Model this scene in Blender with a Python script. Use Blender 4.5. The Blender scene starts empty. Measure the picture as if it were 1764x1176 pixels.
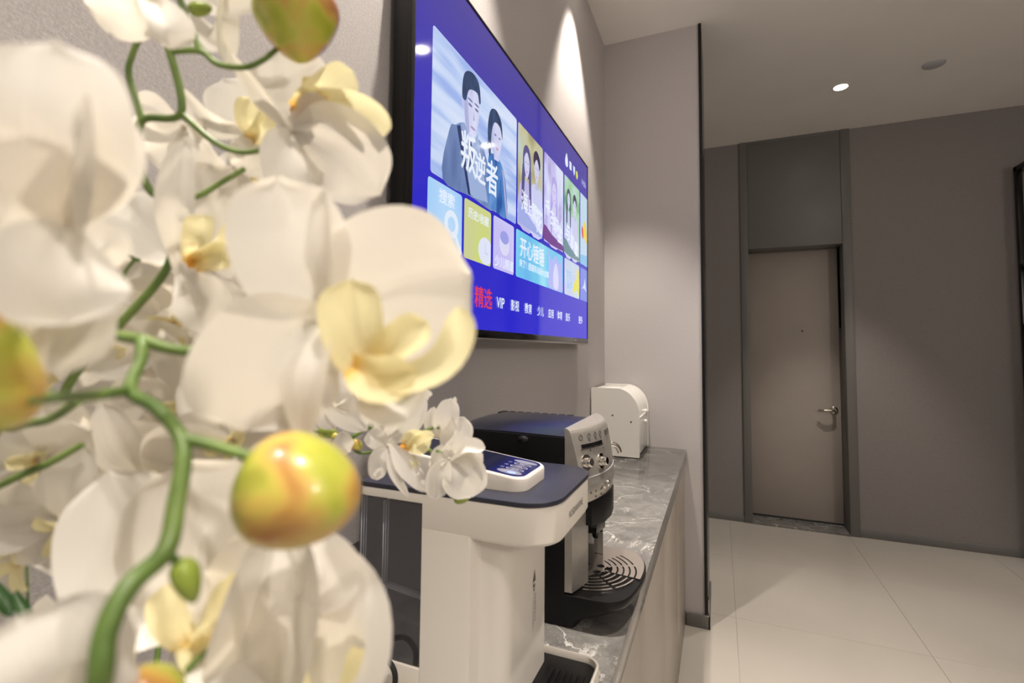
import bpy, bmesh, math, random
from mathutils import Vector, Matrix, Quaternion
S = bpy.context.scene
COL = S.collection
PI = math.pi
random.seed(4)

# ------------------------------------------------------------------ camera
CAM = Vector((0.5359, 0.0, 1.27))
cd = bpy.data.cameras.new('camera')
cd.sensor_width = 36.0
cd.lens = 851.08 / 1764 * 36.0
cd.shift_x = -(884.3 - 882) / 1764
cd.shift_y = (553.3 - 588) / 1764
cd.clip_start = 0.005
cd.dof.use_dof = True
cd.dof.focus_distance = 1.15
cd.dof.aperture_fstop = 6.3
co = bpy.data.objects.new('camera', cd); COL.objects.link(co)
FW = Vector((-0.383315, 0.922010, 0.054473)); RT = Vector((0.923530, 0.383422, 0.008887)); UP = Vector((0.012693, -0.053714, 0.998476))
co.matrix_world = Matrix(((RT.x, UP.x, -FW.x, CAM.x), (RT.y, UP.y, -FW.y, CAM.y), (RT.z, UP.z, -FW.z, CAM.z), (0, 0, 0, 1)))
S.camera = co

# ------------------------------------------------------------------ view, world
S.view_settings.view_transform = 'Standard'
S.view_settings.look = 'None'
S.view_settings.gamma = 1.0
S.view_settings.use_curve_mapping = False
S.view_settings.exposure = 0.0
w = bpy.data.worlds.new('world'); S.world = w; w.use_nodes = True
w.node_tree.nodes['Background'].inputs[0].default_value = (0.78, 0.74, 0.69, 1)
w.node_tree.nodes['Background'].inputs[1].default_value = 0.30
CEIL = 2.862
WARM = (1.0, 0.905, 0.80)

# ------------------------------------------------------------------ lamps (fixtures are built with the ceiling)
def lamp(name, x, y, energy, cone, blend=0.5, tilt=(0, 0), radius=0.03, color=WARM):
    ld = bpy.data.lights.new(name, 'SPOT')
    ld.energy = energy; ld.color = color; ld.spot_size = math.radians(cone); ld.spot_blend = blend
    ld.shadow_soft_size = radius
    o = bpy.data.objects.new(name, ld); COL.objects.link(o)
    o.location = (x, y, CEIL - 0.012)
    o.rotation_euler = (math.radians(tilt[0]), math.radians(tilt[1]), 0)
    return o
# x, y, watts, cone, blend, tilt
DOWN = [(1.235, 3.43, 105, 60, 0.5, (0, 0)), (1.02, 2.17, 90, 62, 0.6, (0, 0)), (1.02, 0.95, 85, 64, 0.5, (0, 0)),
        (1.02, -0.30, 125, 68, 0.5, (0, 0)), (2.55, 2.6, 50, 66, 0.6, (0, 0)), (2.55, 0.95, 80, 66, 0.6, (0, 0)), (2.55, -0.8, 80, 66, 0.6, (0, 0))]  # second row and the one behind the viewer are added to raise brightness
WASH = [(0.135, 1.86, 115, 62, 0.55, (4, 0)), (0.19, 0.78, 190, 68, 0.5, (0, 0)), (0.17, -0.42, 90, 64, 0.45, (0, 0))]  # last washer, behind the viewer, is added for more brightness
for q, (x, y, e, c, b, t) in enumerate(DOWN): lamp('downlight_lamp', x, y, e, c, b, t)
for x, y, e, c, b, t in WASH: lamp('wall_washer_lamp', x, y, e, c, b, t, 0.02)

# added point light behind the viewer, without a fixture, filling ceiling and walls
pl_ = bpy.data.lights.new('added_fill_light', 'POINT'); pl_.energy = 70; pl_.color = (1.0, 0.91, 0.82); pl_.shadow_soft_size = 0.16
po_ = bpy.data.objects.new('added_fill_light', pl_); COL.objects.link(po_); po_.location = (3.0, -0.9, 2.30)

# ------------------------------------------------------------------ helpers
def link(name, data, parent=None):
    o = bpy.data.objects.new(name, data); COL.objects.link(o)
    if parent is not None:
        o.parent = parent
        o.matrix_parent_inverse = Matrix.Translation(-parent.location)   # meshes keep world coordinates
    return o
def obj(name, bm, mat, parent=None, smooth=True, ang=38, label=None):
    bmesh.ops.remove_doubles(bm, verts=bm.verts, dist=1e-6)
    bmesh.ops.recalc_face_normals(bm, faces=bm.faces)
    if smooth:
        a = math.radians(ang)
        for e in bm.edges:
            if len(e.link_faces) == 2 and e.calc_face_angle(0) > a: e.smooth = False
    me = bpy.data.meshes.new(name); bm.to_mesh(me); bm.free()
    if smooth:
        for p in me.polygons: p.use_smooth = True
    me.materials.append(mat)
    o = link(name, me, parent)
    if label: o['label'] = label
    return o
def struct(o): o['kind'] = 'structure'; return o
def thing(name, label, cat, loc, group=None):
    o = bpy.data.objects.new(name, None); COL.objects.link(o)
    o.location = loc; o.empty_display_size = 0.05
    return tag(o, label, cat, group)
def tag(o, label, cat, group=None):
    o['label'] = label; o['category'] = cat
    if group: o['group'] = group
    return o
def NB(): return bmesh.new()
def box(bm, x0, x1, y0, y1, z0, z1, bev=0, seg=2):
    v = [bm.verts.new((x, y, z)) for x in (x0, x1) for y in (y0, y1) for z in (z0, z1)]
    fs = [bm.faces.new([v[i] for i in f]) for f in ((0, 1, 3, 2), (4, 6, 7, 5), (0, 4, 5, 1), (2, 3, 7, 6), (0, 2, 6, 4), (1, 5, 7, 3))]
    if bev:
        es = list({e for f in fs for e in f.edges})
        bmesh.ops.bevel(bm, geom=es, offset=bev, segments=seg, profile=0.5, affect='EDGES', clamp_overlap=True)
    return bm
def rings(bm, rs, cap=True, closed=True):
    R = [[bm.verts.new(p) for p in r] for r in rs]
    n = len(R[0])
    for a, b in zip(R, R[1:]):
        for i in range(n if closed else n - 1):
            j = (i + 1) % n
            bm.faces.new((a[i], a[j], b[j], b[i]))
    if cap:
        bm.faces.new(list(reversed(R[0]))); bm.faces.new(R[-1])
    return bm
def rrect(x0, x1, y0, y1, r, n=6):
    """rounded rectangle outline; r = one radius or four (x0y0, x1y0, x1y1, x0y1)"""
    if not hasattr(r, '__len__'): r = (r,) * 4
    out = []
    for (cx, cy, a0, rr) in ((x0 + r[0], y0 + r[0], PI, r[0]), (x1 - r[1], y0 + r[1], 1.5 * PI, r[1]), (x1 - r[2], y1 - r[2], 0, r[2]), (x0 + r[3], y1 - r[3], .5 * PI, r[3])):
        if rr < 1e-5: out.append((cx, cy)); continue
        for k in range(n + 1):
            a = a0 + .5 * PI * k / n
            out.append((cx + rr * math.cos(a), cy + rr * math.sin(a)))
    return out
def slab(bm, pts, z0, z1, bev=0.0):
    """vertical prism over a plan outline with softened top and bottom edges"""
    cx = sum(p[0] for p in pts) / len(pts); cy = sum(p[1] for p in pts) / len(pts)
    def ins(d):
        o = []
        n = len(pts)
        for i, (x, y) in enumerate(pts):
            ax, ay = pts[i - 1]; bx, by = pts[(i + 1) % n]
            tx, ty = bx - ax, by - ay; l = math.hypot(tx, ty) or 1
            o.append((x - ty / l * d, y + tx / l * d))
        return o
    if bev:
        a = ins(bev); b = ins(bev * .3)
        rs = [[(x, y, z0) for x, y in a], [(x, y, z0 + bev * .3) for x, y in b], [(x, y, z0 + bev) for x, y in pts],
              [(x, y, z1 - bev) for x, y in pts], [(x, y, z1 - bev * .3) for x, y in b], [(x, y, z1) for x, y in a]]
    else:
        rs = [[(x, y, z0) for x, y in pts], [(x, y, z1) for x, y in pts]]
    return rings(bm, rs)
def extr(bm, pts, axis, a, b):
    """extrude a 2D outline along x ('x': pts=(y,z)) or y ('y': pts=(x,z))"""
    f = (lambda p, t: (t, p[0], p[1])) if axis == 'x' else (lambda p, t: (p[0], t, p[1]))
    return rings(bm, [[f(p, a) for p in pts], [f(p, b) for p in pts]])
def spline(P, n=8):
    P = [Vector(p) for p in P]
    if len(P) == 2: return [P[0].lerp(P[1], k / n) for k in range(n + 1)]
    out = []
    for i in range(len(P) - 1):
        p0 = P[i - 1] if i else P[0] * 2 - P[1]
        p3 = P[i + 2] if i + 2 < len(P) else P[-1] * 2 - P[-2]
        p1, p2 = P[i], P[i + 1]
        for k in range(n):
            t = k / n
            out.append(.5 * ((2 * p1) + (p2 - p0) * t + (2 * p0 - 5 * p1 + 4 * p2 - p3) * t * t + (3 * p1 - p0 - 3 * p2 + p3) * t ** 3))
    out.append(P[-1]); return out
def tube(bm, pts, r, seg=12, n=8, raw=False):
    P = [Vector(p) for p in pts] if raw else spline(pts, n)
    m = len(P); rs = []
    rad = (lambda t: r) if not hasattr(r, '__len__') else (lambda t: r[min(int(t * (len(r) - 1)), len(r) - 2)] * (1 - (t * (len(r) - 1) - min(int(t * (len(r) - 1)), len(r) - 2))) + r[min(int(t * (len(r) - 1)), len(r) - 2) + 1] * (t * (len(r) - 1) - min(int(t * (len(r) - 1)), len(r) - 2)))
    T0 = (P[1] - P[0]).normalized()
    N = T0.orthogonal().normalized()
    for i, p in enumerate(P):
        T = (P[min(i + 1, m - 1)] - P[max(i - 1, 0)]).normalized()
        N = (N - T * N.dot(T)).normalized(); B = T.cross(N)
        q = rad(i / (m - 1))
        rs.append([p + (N * math.cos(a) + B * math.sin(a)) * q for a in [2 * PI * k / seg for k in range(seg)]])
    return rings(bm, rs)
def lathe(bm, o, ax, prof, seg=20):
    """prof = (distance along axis, radius)"""
    o = Vector(o); ax = Vector(ax).normalized(); n = ax.orthogonal().normalized(); b = ax.cross(n)
    return rings(bm, [[o + ax * h + (n * math.cos(t) + b * math.sin(t)) * max(r, 1e-5) for t in [2 * PI * k / seg for k in range(seg)]] for h, r in prof])
def copy_of(o, parent=None, dx=Vector((0, 0, 0))):
    c = o.copy(); COL.objects.link(c)
    if parent is not None: c.parent = parent
    return c

# ------------------------------------------------------------------ materials
def mat(name, color=(.8, .8, .8), rough=.5, metal=0, spec=.5, coat=0, emit=None, estr=0, trans=0, ior=1.45, alpha=1):
    m = bpy.data.materials.new(name); m.use_nodes = True
    b = m.node_tree.nodes['Principled BSDF']
    b.inputs['Base Color'].default_value = (*color, 1); b.inputs['Roughness'].default_value = rough
    b.inputs['Metallic'].default_value = metal; b.inputs['Specular IOR Level'].default_value = spec
    b.inputs['Coat Weight'].default_value = coat; b.inputs['IOR'].default_value = ior
    b.inputs['Transmission Weight'].default_value = trans
    if emit: b.inputs['Emission Color'].default_value = (*emit, 1); b.inputs['Emission Strength'].default_value = estr
    return m
def nd(m, t, **kw):
    n = m.node_tree.nodes.new(t)
    for k, v in kw.items():
        if k.startswith('_'): setattr(n, k[1:], v)
        else: n.inputs[k].default_value = v
    return n
def lk(m, a, b): m.node_tree.links.new(a, b)
def bsdf(m): return m.node_tree.nodes['Principled BSDF']
def ramp(m, src, stops):
    r = nd(m, 'ShaderNodeValToRGB')
    while len(r.color_ramp.elements) < len(stops): r.color_ramp.elements.new(.5)
    for e, (p, c) in zip(r.color_ramp.elements, stops): e.position = p; e.color = (*c, 1)
    lk(m, src, r.inputs[0]); return r
def objco(m, scale=(1, 1, 1)):
    tc = nd(m, 'ShaderNodeTexCoord'); mp = nd(m, 'ShaderNodeMapping'); mp.inputs['Scale'].default_value = scale
    lk(m, tc.outputs['Object'], mp.inputs['Vector']); return mp.outputs['Vector']
def fabric(name, c, var=.12, bump=.25):
    m = mat(name, c, .85, spec=.2)
    co_ = objco(m)
    n1 = nd(m, 'ShaderNodeTexNoise', Scale=260, Detail=3, Roughness=.7); lk(m, co_, n1.inputs['Vector'])
    co2 = objco(m, (60, 60, 420)); n2 = nd(m, 'ShaderNodeTexNoise', Scale=3, Detail=2); lk(m, co2, n2.inputs['Vector'])
    ad = nd(m, 'ShaderNodeMath', _operation='ADD'); lk(m, n1.outputs[0], ad.inputs[0]); lk(m, n2.outputs[0], ad.inputs[1])
    r = ramp(m, n1.outputs[0], [(.3, tuple(x * (1 - var) for x in c)), (.7, tuple(x * (1 + var) for x in c))])
    lk(m, r.outputs[0], bsdf(m).inputs['Base Color'])
    b = nd(m, 'ShaderNodeBump', Strength=bump, Distance=.0015); lk(m, ad.outputs[0], b.inputs['Height']); lk(m, b.outputs[0], bsdf(m).inputs['Normal'])
    return m
def noisy(name, c, rough, amt=.06, scale=8, **kw):
    m = mat(name, c, rough, **kw)
    n = nd(m, 'ShaderNodeTexNoise', Scale=scale, Detail=4); lk(m, objco(m), n.inputs['Vector'])
    r = ramp(m, n.outputs[0], [(.3, tuple(x * (1 - amt) for x in c)), (.7, tuple(min(1, x * (1 + amt)) for x in c))])
    lk(m, r.outputs[0], bsdf(m).inputs['Base Color']); return m
def marble(name, dark, light, vein):
    m = mat(name, dark, .16, spec=.5)
    co_ = objco(m)
    n1 = nd(m, 'ShaderNodeTexNoise', Scale=16, Detail=9, Roughness=.6, Distortion=.8); lk(m, co_, n1.inputs['Vector'])
    base = ramp(m, n1.outputs[0], [(.32, dark), (.68, light)])
    n2 = nd(m, 'ShaderNodeTexNoise', Scale=4.6, Detail=9, Roughness=.62, Distortion=.9); lk(m, co_, n2.inputs['Vector'])
    v1 = ramp(m, n2.outputs[0], [(.488, (0, 0, 0)), (.5, (1, 1, 1)), (.512, (0, 0, 0))])
    n4 = nd(m, 'ShaderNodeTexNoise', Scale=9, Detail=6, Roughness=.7, Distortion=2.2); lk(m, co_, n4.inputs['Vector'])
    v2 = ramp(m, n4.outputs[0], [(.492, (0, 0, 0)), (.5, (.4, .4, .4)), (.508, (0, 0, 0))])
    n3 = nd(m, 'ShaderNodeTexNoise', Scale=5, Detail=3); lk(m, co_, n3.inputs['Vector'])
    msk = ramp(m, n3.outputs[0], [(.42, (0, 0, 0)), (.62, (1, 1, 1))])
    mx = nd(m, 'ShaderNodeMath', _operation='MAXIMUM'); lk(m, v1.outputs[0], mx.inputs[0]); lk(m, v2.outputs[0], mx.inputs[1])
    mu = nd(m, 'ShaderNodeMath', _operation='MULTIPLY'); lk(m, mx.outputs[0], mu.inputs[0]); lk(m, msk.outputs[0], mu.inputs[1])
    mix = nd(m, 'ShaderNodeMix', _data_type='RGBA'); lk(m, mu.outputs[0], mix.inputs[0]); lk(m, base.outputs[0], mix.inputs[6]); mix.inputs[7].default_value = (*vein, 1)
    lk(m, mix.outputs[2], bsdf(m).inputs['Base Color']); return m
def petal_mat(name, c, tc, spots=None):
    m = mat(name, c, .55, spec=.25)
    uv = nd(m, 'ShaderNodeUVMap'); sp = nd(m, 'ShaderNodeSeparateXYZ'); lk(m, uv.outputs[0], sp.inputs[0])
    # veins fan out from the base of the petal
    wv = nd(m, 'ShaderNodeTexNoise', Scale=1.0, Detail=3); mp = nd(m, 'ShaderNodeMapping'); mp.inputs['Scale'].default_value = (1.5, 26, 1)
    lk(m, uv.outputs[0], mp.inputs['Vector']); lk(m, mp.outputs[0], wv.inputs['Vector'])
    bp = nd(m, 'ShaderNodeBump', Strength=.22, Distance=.0012); lk(m, wv.outputs[0], bp.inputs['Height'])
    b = bsdf(m); lk(m, bp.outputs[0], b.inputs['Normal'])
    col = None
    if spots:
        n = nd(m, 'ShaderNodeTexNoise', Scale=16, Detail=2); lk(m, uv.outputs[0], n.inputs['Vector'])
        r1 = ramp(m, n.outputs[0], [(.56, (0, 0, 0)), (.64, (1, 1, 1))])
        r2 = ramp(m, sp.outputs[0], [(.10, (.55, .55, .55)), (.45, (0, 0, 0))])
        mu = nd(m, 'ShaderNodeMath', _operation='MULTIPLY'); lk(m, r1.outputs[0], mu.inputs[0]); lk(m, r2.outputs[0], mu.inputs[1])
        g = ramp(m, sp.outputs[0], [(0, (.85, .50, .06)), (.10, (.88, .72, .30)), (.26, c)])
        mix = nd(m, 'ShaderNodeMix', _data_type='RGBA'); lk(m, mu.outputs[0], mix.inputs[0]); lk(m, g.outputs[0], mix.inputs[6]); mix.inputs[7].default_value = (*spots, 1)
        lk(m, mix.outputs[2], b.inputs['Base Color']); col = mix.outputs[2]
    t = nd(m, 'ShaderNodeBsdfTranslucent'); t.inputs[0].default_value = (*tc, 1); lk(m, bp.outputs[0], t.inputs['Normal'])
    if col: lk(m, col, t.inputs[0])
    ms = nd(m, 'ShaderNodeMixShader', Fac=.42); lk(m, b.outputs[0], ms.inputs[1]); lk(m, t.outputs[0], ms.inputs[2])
    lk(m, ms.outputs[0], m.node_tree.nodes['Material Output'].inputs[0]); return m

M = {}
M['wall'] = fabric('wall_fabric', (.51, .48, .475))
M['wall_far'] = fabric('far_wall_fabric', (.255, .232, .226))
M['ceil'] = noisy('ceiling_paint', (.86, .83, .79), .9, .02, 3, spec=.2)
M['tile'] = noisy('floor_tile', (.455, .42, .375), .13, .04, 1.6)
M['grout'] = mat('grout', (.42, .385, .34), .6)
M['door'] = noisy('door_laminate', (.37, .325, .29), .5, .03, 5)
M['frame'] = noisy('frame_metal_paint', (.155, .15, .142), .42, .03, 6)
M['blackmetal'] = mat('black_metal', (.012, .012, .012), .25, .3)
M['marble'] = marble('grey_marble', (.105, .10, .095), (.20, .192, .18), (.62, .60, .57))
M['cab'] = noisy('cabinet_laminate', (.345, .30, .255), .38, .02, 4)
M['gapdark'] = mat('dark_gap', (.03, .027, .024), .8)
M['white_pl'] = mat('white_plastic', (.78, .735, .67), .33)
M['white_box'] = mat('white_enamel', (.86, .84, .79), .32)
M['greytop'] = noisy('slate_blue_plastic', (.027, .028, .044), .36, .05, 40)
M['navyglass'] = mat('navy_glass', (.009, .011, .030), .09, spec=.45)
M['black_pl'] = mat('black_plastic', (.009, .009, .010), .40, spec=.28)
M['black_gl'] = mat('black_gloss', (.008, .008, .009), .10)
M['black_lid'] = mat('black_lid_plastic', (.013, .014, .022), .27)
M['silver'] = noisy('silver_paint', (.50, .475, .44), .34, .04, 120, metal=.65)
M['steel'] = mat('steel_plate', (.72, .66, .60), .20, .9)
M['chrome'] = mat('chrome', (.72, .70, .67), .08, 1)
M['brass'] = mat('brushed_nickel', (.46, .42, .34), .22, 1)
M['icon'] = mat('icon_grey', (.10, .095, .09), .6)
M['icon_light'] = mat('icon_light_print', (.55, .55, .60), .5)
M['rubber'] = mat('rubber', (.015, .014, .014), .55)
M['yellow_tag'] = mat('yellow_tag', (.75, .62, .08), .5)
M['sensor'] = mat('sensor_grey', (.46, .46, .48), .6)
def thin_plastic(name, tint, k, rough, haze=.05):
    m = mat(name, tint, rough); tr = nd(m, 'ShaderNodeBsdfTransparent'); tr.inputs[0].default_value = (*tint, 1)
    gl = nd(m, 'ShaderNodeBsdfGlossy'); gl.inputs['Roughness'].default_value = rough; gl.inputs[0].default_value = (.9, .9, .95, 1)
    df = nd(m, 'ShaderNodeBsdfDiffuse'); df.inputs[0].default_value = (.92, .91, .95, 1); m0 = nd(m, 'ShaderNodeMixShader', Fac=haze); lk(m, tr.outputs[0], m0.inputs[1]); lk(m, df.outputs[0], m0.inputs[2])
    fr = nd(m, 'ShaderNodeLayerWeight', Blend=k); ms = nd(m, 'ShaderNodeMixShader'); lk(m, fr.outputs['Fresnel'], ms.inputs[0])
    lk(m, m0.outputs[0], ms.inputs[1]); lk(m, gl.outputs[0], ms.inputs[2]); lk(m, ms.outputs[0], m.node_tree.nodes['Material Output'].inputs[0]); return m
M['edge'] = thin_plastic('plastic_edge', (.8, .8, .84), .5, .08, .6)
M['clear'] = thin_plastic('clear_plastic', (.93, .93, .95), .45, .04, .05)
M['smoke'] = thin_plastic('smoky_plastic', (.62, .61, .68), .5, .12, .8)
M['lampglow'] = mat('lamp_glow', (1, 1, 1), .5, emit=(1, .90, .76), estr=40)
M['petal'] = petal_mat('petal_white', (.83, .81, .765), (.83, .77, .66))
M['petal2'] = petal_mat('petal_ivory', (.80, .77, .69), (.78, .70, .55))
M['lip'] = petal_mat('lip_yellow', (.92, .85, .53), (.90, .80, .46), (.62, .16, .05))
M['orange'] = mat('orange_callus', (.80, .36, .03), .45)
M['pot'] = noisy('pot_ceramic', (.75, .73, .70), .25, .03, 6)
M['moss'] = noisy('moss', (.07, .10, .03), .95, .4, 80)
M['box_brown'] = noisy('brown_card', (.34, .20, .09), .7, .1, 20)
M['leaf'] = noisy('leaf_green', (.030, .075, .022), .35, .25, 12)
def stem_mat():
    m = mat('stem_green', (.2, .3, .08), .42)
    n = nd(m, 'ShaderNodeTexNoise', Scale=55, Detail=2); lk(m, objco(m), n.inputs['Vector'])
    r = ramp(m, n.outputs[0], [(.30, (.070, .125, .026)), (.62, (.17, .255, .060))]); lk(m, r.outputs[0], bsdf(m).inputs['Base Color']); return m
M['stem'] = stem_mat()
def bud_mat():
    m = mat('bud', (.5, .5, .1), .30, spec=.5, coat=.25)
    n = nd(m, 'ShaderNodeTexNoise', Scale=58, Detail=1.5, Distortion=.4); lk(m, objco(m), n.inputs['Vector'])
    r = ramp(m, n.outputs[0], [(.26, (.36, .42, .035)), (.42, (.52, .50, .08)), (.53, (.60, .38, .09)), (.68, (.40, .15, .045))])
    lk(m, r.outputs[0], bsdf(m).inputs['Base Color']); return m
M['bud'] = bud_mat()
M['budgreen'] = noisy('bud_green', (.24, .31, .05), .35, .3, 90)
_sc = {}
def scr(c, k=1.0, gloss=.10):
    key = (c, k)
    if key not in _sc:
        _sc[key] = mat('screen_colour', (.004, .004, .005), gloss, spec=.5, emit=c, estr=k)
    return _sc[key]
def text(name, body, size, o, right, up, m, parent, sx=1.0, align='CENTER', lift=0.0, label=None, shear=0, bold=0):
    c = bpy.data.curves.new('text', 'FONT'); c.body = body; c.size = size; c.align_x = align; c.align_y = 'CENTER'; c.resolution_u = 3; c.shear = shear
    t = bpy.data.objects.new('text', c); COL.objects.link(t)
    dg = bpy.context.evaluated_depsgraph_get()
    me = bpy.data.meshes.new_from_object(t.evaluated_get(dg))
    bpy.data.objects.remove(t)
    R = Vector(right).normalized(); U = Vector(up).normalized(); N = R.cross(U)
    for v in me.vertices: v.co = Vector(o) + R * (v.co.x * sx) + U * v.co.y + N * lift
    if bold:                                       # heavier strokes: the same letters set again a hair aside
        bm = NB()
        for q, (a, c2) in enumerate(((0, 0), (1, 0), (-1, 0), (0, 1), (0, -1))):
            n0 = len(bm.verts); bm.from_mesh(me); bm.verts.ensure_lookup_table()
            for v in list(bm.verts)[n0:]: v.co += (R * a + U * c2) * size * .016 + N * q * 2e-5
        bm.to_mesh(me); bm.free()
    me.materials.clear(); me.materials.append(m); me.name = name
    ob = link(name, me, parent)
    if label: ob['label'] = label
    return ob

# ================================================================== THE ROOM
b = box(NB(), -0.12, 0, -2.4, 2.5, 0, CEIL); struct(obj('wall_left', b, M['wall'], smooth=False))
b = box(NB(), -0.12, .462, 2.5, 2.86, 0, CEIL); struct(obj('wall_return', b, M['wall'], smooth=False))
b = box(NB(), .462, .476, 2.492, 2.87, .0, CEIL - .001, .001); struct(obj('trim_1', b, M['blackmetal']))['label'] = 'black metal edge of the return wall'
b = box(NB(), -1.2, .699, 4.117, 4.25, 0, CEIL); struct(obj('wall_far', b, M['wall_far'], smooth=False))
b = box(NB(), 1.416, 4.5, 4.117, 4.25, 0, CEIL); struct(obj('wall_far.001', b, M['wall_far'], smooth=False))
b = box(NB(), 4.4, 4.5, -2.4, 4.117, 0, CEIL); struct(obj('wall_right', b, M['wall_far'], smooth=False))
b = box(NB(), -1.2, -1.1, 2.86, 4.117, 0, CEIL); struct(obj('wall_corridor', b, M['wall'], smooth=False))
b = box(NB(), -1.2, 4.5, -2.4, 4.3, CEIL, CEIL + .08); struct(obj('ceiling', b, M['ceil'], smooth=False))
b = box(NB(), -1.2, 4.5, -2.4, 4.3, -.08, -.0035); floor = struct(obj('floor', b, M['grout'], smooth=False))
T = .75; g = .0007
tb = slab(NB(), [(g, g), (T - g, g), (T - g, T - g), (g, T - g)], -.004, 0, .0006)
tile0 = obj('tile', tb, M['tile'], floor, smooth=False)
first = True
for i in range(-3, 6):
    for j in range(-7, 3):
        x = .595 + T * i; y = 2.65 + T * j
        if x < -1.3 or x > 4.45 or y > 4.2: continue
        t = tile0 if first else tile0.copy()
        if not first: COL.objects.link(t)
        t.location = (x, y, 0); first = False
# skirtings
b = NB(); box(b, -1.1, .699, 4.107, 4.117, 0, .047, .0015); struct(obj('baseboard_far', b, M['frame']))
b = NB(); box(b, 1.416, 4.4, 4.107, 4.117, 0, .049, .0015); struct(obj('baseboard_far.001', b, M['frame']))
b = NB(); box(b, .381, .484, 2.486, 2.499, 0, .057, .0015); box(b, .4765, .484, 2.486, 2.87, 0, .057, .0015); struct(obj('baseboard_return', b, M['frame']))
b = NB(); box(b, .4765, .4795, 2.50, 2.53, .058, .128, .0008); box(b, .46, .4795, 2.487, 2.492, .057, .061, .0008); struct(obj('trim_2', b, M['chrome']))['label'] = 'small bright clip at the foot of the black edge'

# ---- door set in a full height panelled frame
fr = NB()
box(fr, .699, .752, 4.100, 4.32, 0, CEIL - .001, .002)
box(fr, 1.358, 1.416, 4.100, 4.32, 0, CEIL - .001, .002)
box(fr, .752, 1.358, 4.104, 4.32, CEIL - .022, CEIL - .001, .002)
door = struct(obj('door_1', fr, M['frame']))
hp = box(NB(), .753, 1.357, 4.106, 4.32, 2.035, CEIL - .023, .0015); obj('header_panel', hp, M['frame'], door)
lf = box(NB(), .7535, 1.3565, 4.285, 4.32, .026, 2.034, .002); leaf = obj('leaf', lf, M['door'], door, label='taupe flush door leaf')
b = box(NB(), .7535, 1.3565, 4.281, 4.285, .012, .0255); obj('threshold_gap', b, M['gapdark'], door)
b = box(NB(), .7535, 1.3565, 4.096, 4.32, -.003, .0115, .001); obj('threshold', b, M['marble'], door, label='grey marble threshold')
hx, hz = 1.312, .838
b = NB(); lathe(b, (hx, 4.285, hz), (0, -1, 0), [(0, .026), (.006, .026), (.009, .022), (.010, .011), (.05, .010), (.052, .008)], 24)
tube(b, [(hx, 4.239, hz), (hx - .03, 4.232, hz), (hx - .070, 4.232, hz - .002), (hx - .105, 4.246, hz - .004)], [.0095, .009, .0085, .0075], 12)
obj('handle', b, M['brass'], leaf, label='nickel lever handle')
b = lathe(NB(), (1.120, 4.285, 1.420), (0, -1, 0), [(0, .008), (.003, .008), (.0035, .005), (.002, .001)], 16); obj('peephole', b, M['icon'], leaf)

# ---- ceiling fittings
M['trimring'] = mat('downlight_ring', (.70, .68, .64), .4)
def downlight(x, y, label, group, r=.046):
    t = thing('downlight', label, 'ceiling light', (x, y, CEIL), group)
    b = lathe(NB(), (x, y, CEIL), (0, 0, -1), [(-.001, r), (.003, r), (.004, r - .004), (.004, r - .009), (.002, r - .010), (-.001, r - .010)], 28); obj('trim_ring', b, M['trimring'], t)
    b = lathe(NB(), (x, y, CEIL), (0, 0, -1), [(.0005, r - .010), (.0018, r - .010), (.0022, r - .014)], 24); obj('lens', b, M['lampglow'], t)
dl = ['lit round downlight in the ceiling in front of the far door', 'round downlight above the aisle beside the television, the one mirrored near its left edge', 'round downlight above the aisle level with the water dispenser',
      'added ceiling downlight behind the viewer', 'added ceiling downlight in the second row, toward the far wall', 'added ceiling downlight in the second row, middle', 'added ceiling downlight in the second row, rear']
for q, (x, y, *_r) in enumerate(DOWN): downlight(x, y, dl[q], 'recessed downlights')
wl = ['small spotlight beside the wall throwing a bright cone beyond the television', 'small spotlight beside the wall above the orchids', 'added small spotlight beside the wall behind the viewer']
for q, (x, y, *_r) in enumerate(WASH): downlight(x, y, wl[q], 'recessed wall washers', .034)
b = lathe(NB(), (1.655, 3.335, CEIL), (0, 0, -1), [(-.001, .052), (.006, .052), (.010, .046), (.011, .001)], 28)
tag(obj('ceiling_sensor', b, M['sensor']), 'flat grey round sensor on the ceiling right of the lit downlight', 'sensor')

# ---- black shelf unit against the far wall, at the right edge
sx0, sx1, sy0, sy1 = 2.295, 3.15, 3.80, 4.10
t = thing('shelf_unit', 'black metal shelf unit against the far wall at the right edge', 'shelf', (2.7, 3.95, 0))
for (x, y) in ((sx0, sy0), (sx0, sy1), (sx1, sy0), (sx1, sy1)):
    b = box(NB(), x - (.03 if x == sx1 else 0), x + (0 if x == sx1 else .03), y - (.03 if y == sy1 else 0), y + (0 if y == sy1 else .03), 0, 2.455, .001); obj('post', b, M['blackmetal'], t)
b = NB(); box(b, sx0, sx1, sy0, sy0 + .03, 2.425, 2.455, .001); box(b, sx0, sx1, sy1 - .03, sy1, 2.425, 2.455, .001); box(b, sx0, sx0 + .03, sy0, sy1, 2.425, 2.455, .001); box(b, sx1 - .03, sx1, sy0, sy1, 2.425, 2.455, .001)
obj('top_frame', b, M['blackmetal'], t)
for z in (1.83, 1.45):
    b = box(NB(), sx0 + .002, sx1 - .002, sy0 + .002, sy1 - .002, z - .022, z, .001); obj('shelf', b, M['blackmetal'], t)
b = box(NB(), sx0 + .001, sx1 - .001, sy0 + .012, sy1 - .002, .08, 1.225, .001); cbx = obj('cabinet', b, M['blackmetal'], t)
for x0, x1 in ((sx0 + .004, 2.72), (2.725, sx1 - .004)):
    b = box(NB(), x0, x1, sy0 - .004, sy0 + .012, .09, 1.22, .001); obj('door', b, M['blackmetal'], cbx)
b = box(NB(), 2.36, 2.52, 3.86, 4.02, 1.4503, 1.60, .004); tag(obj('brown_box', b, M['box_brown']), 'small brown box standing on the black shelf unit', 'box')

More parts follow.
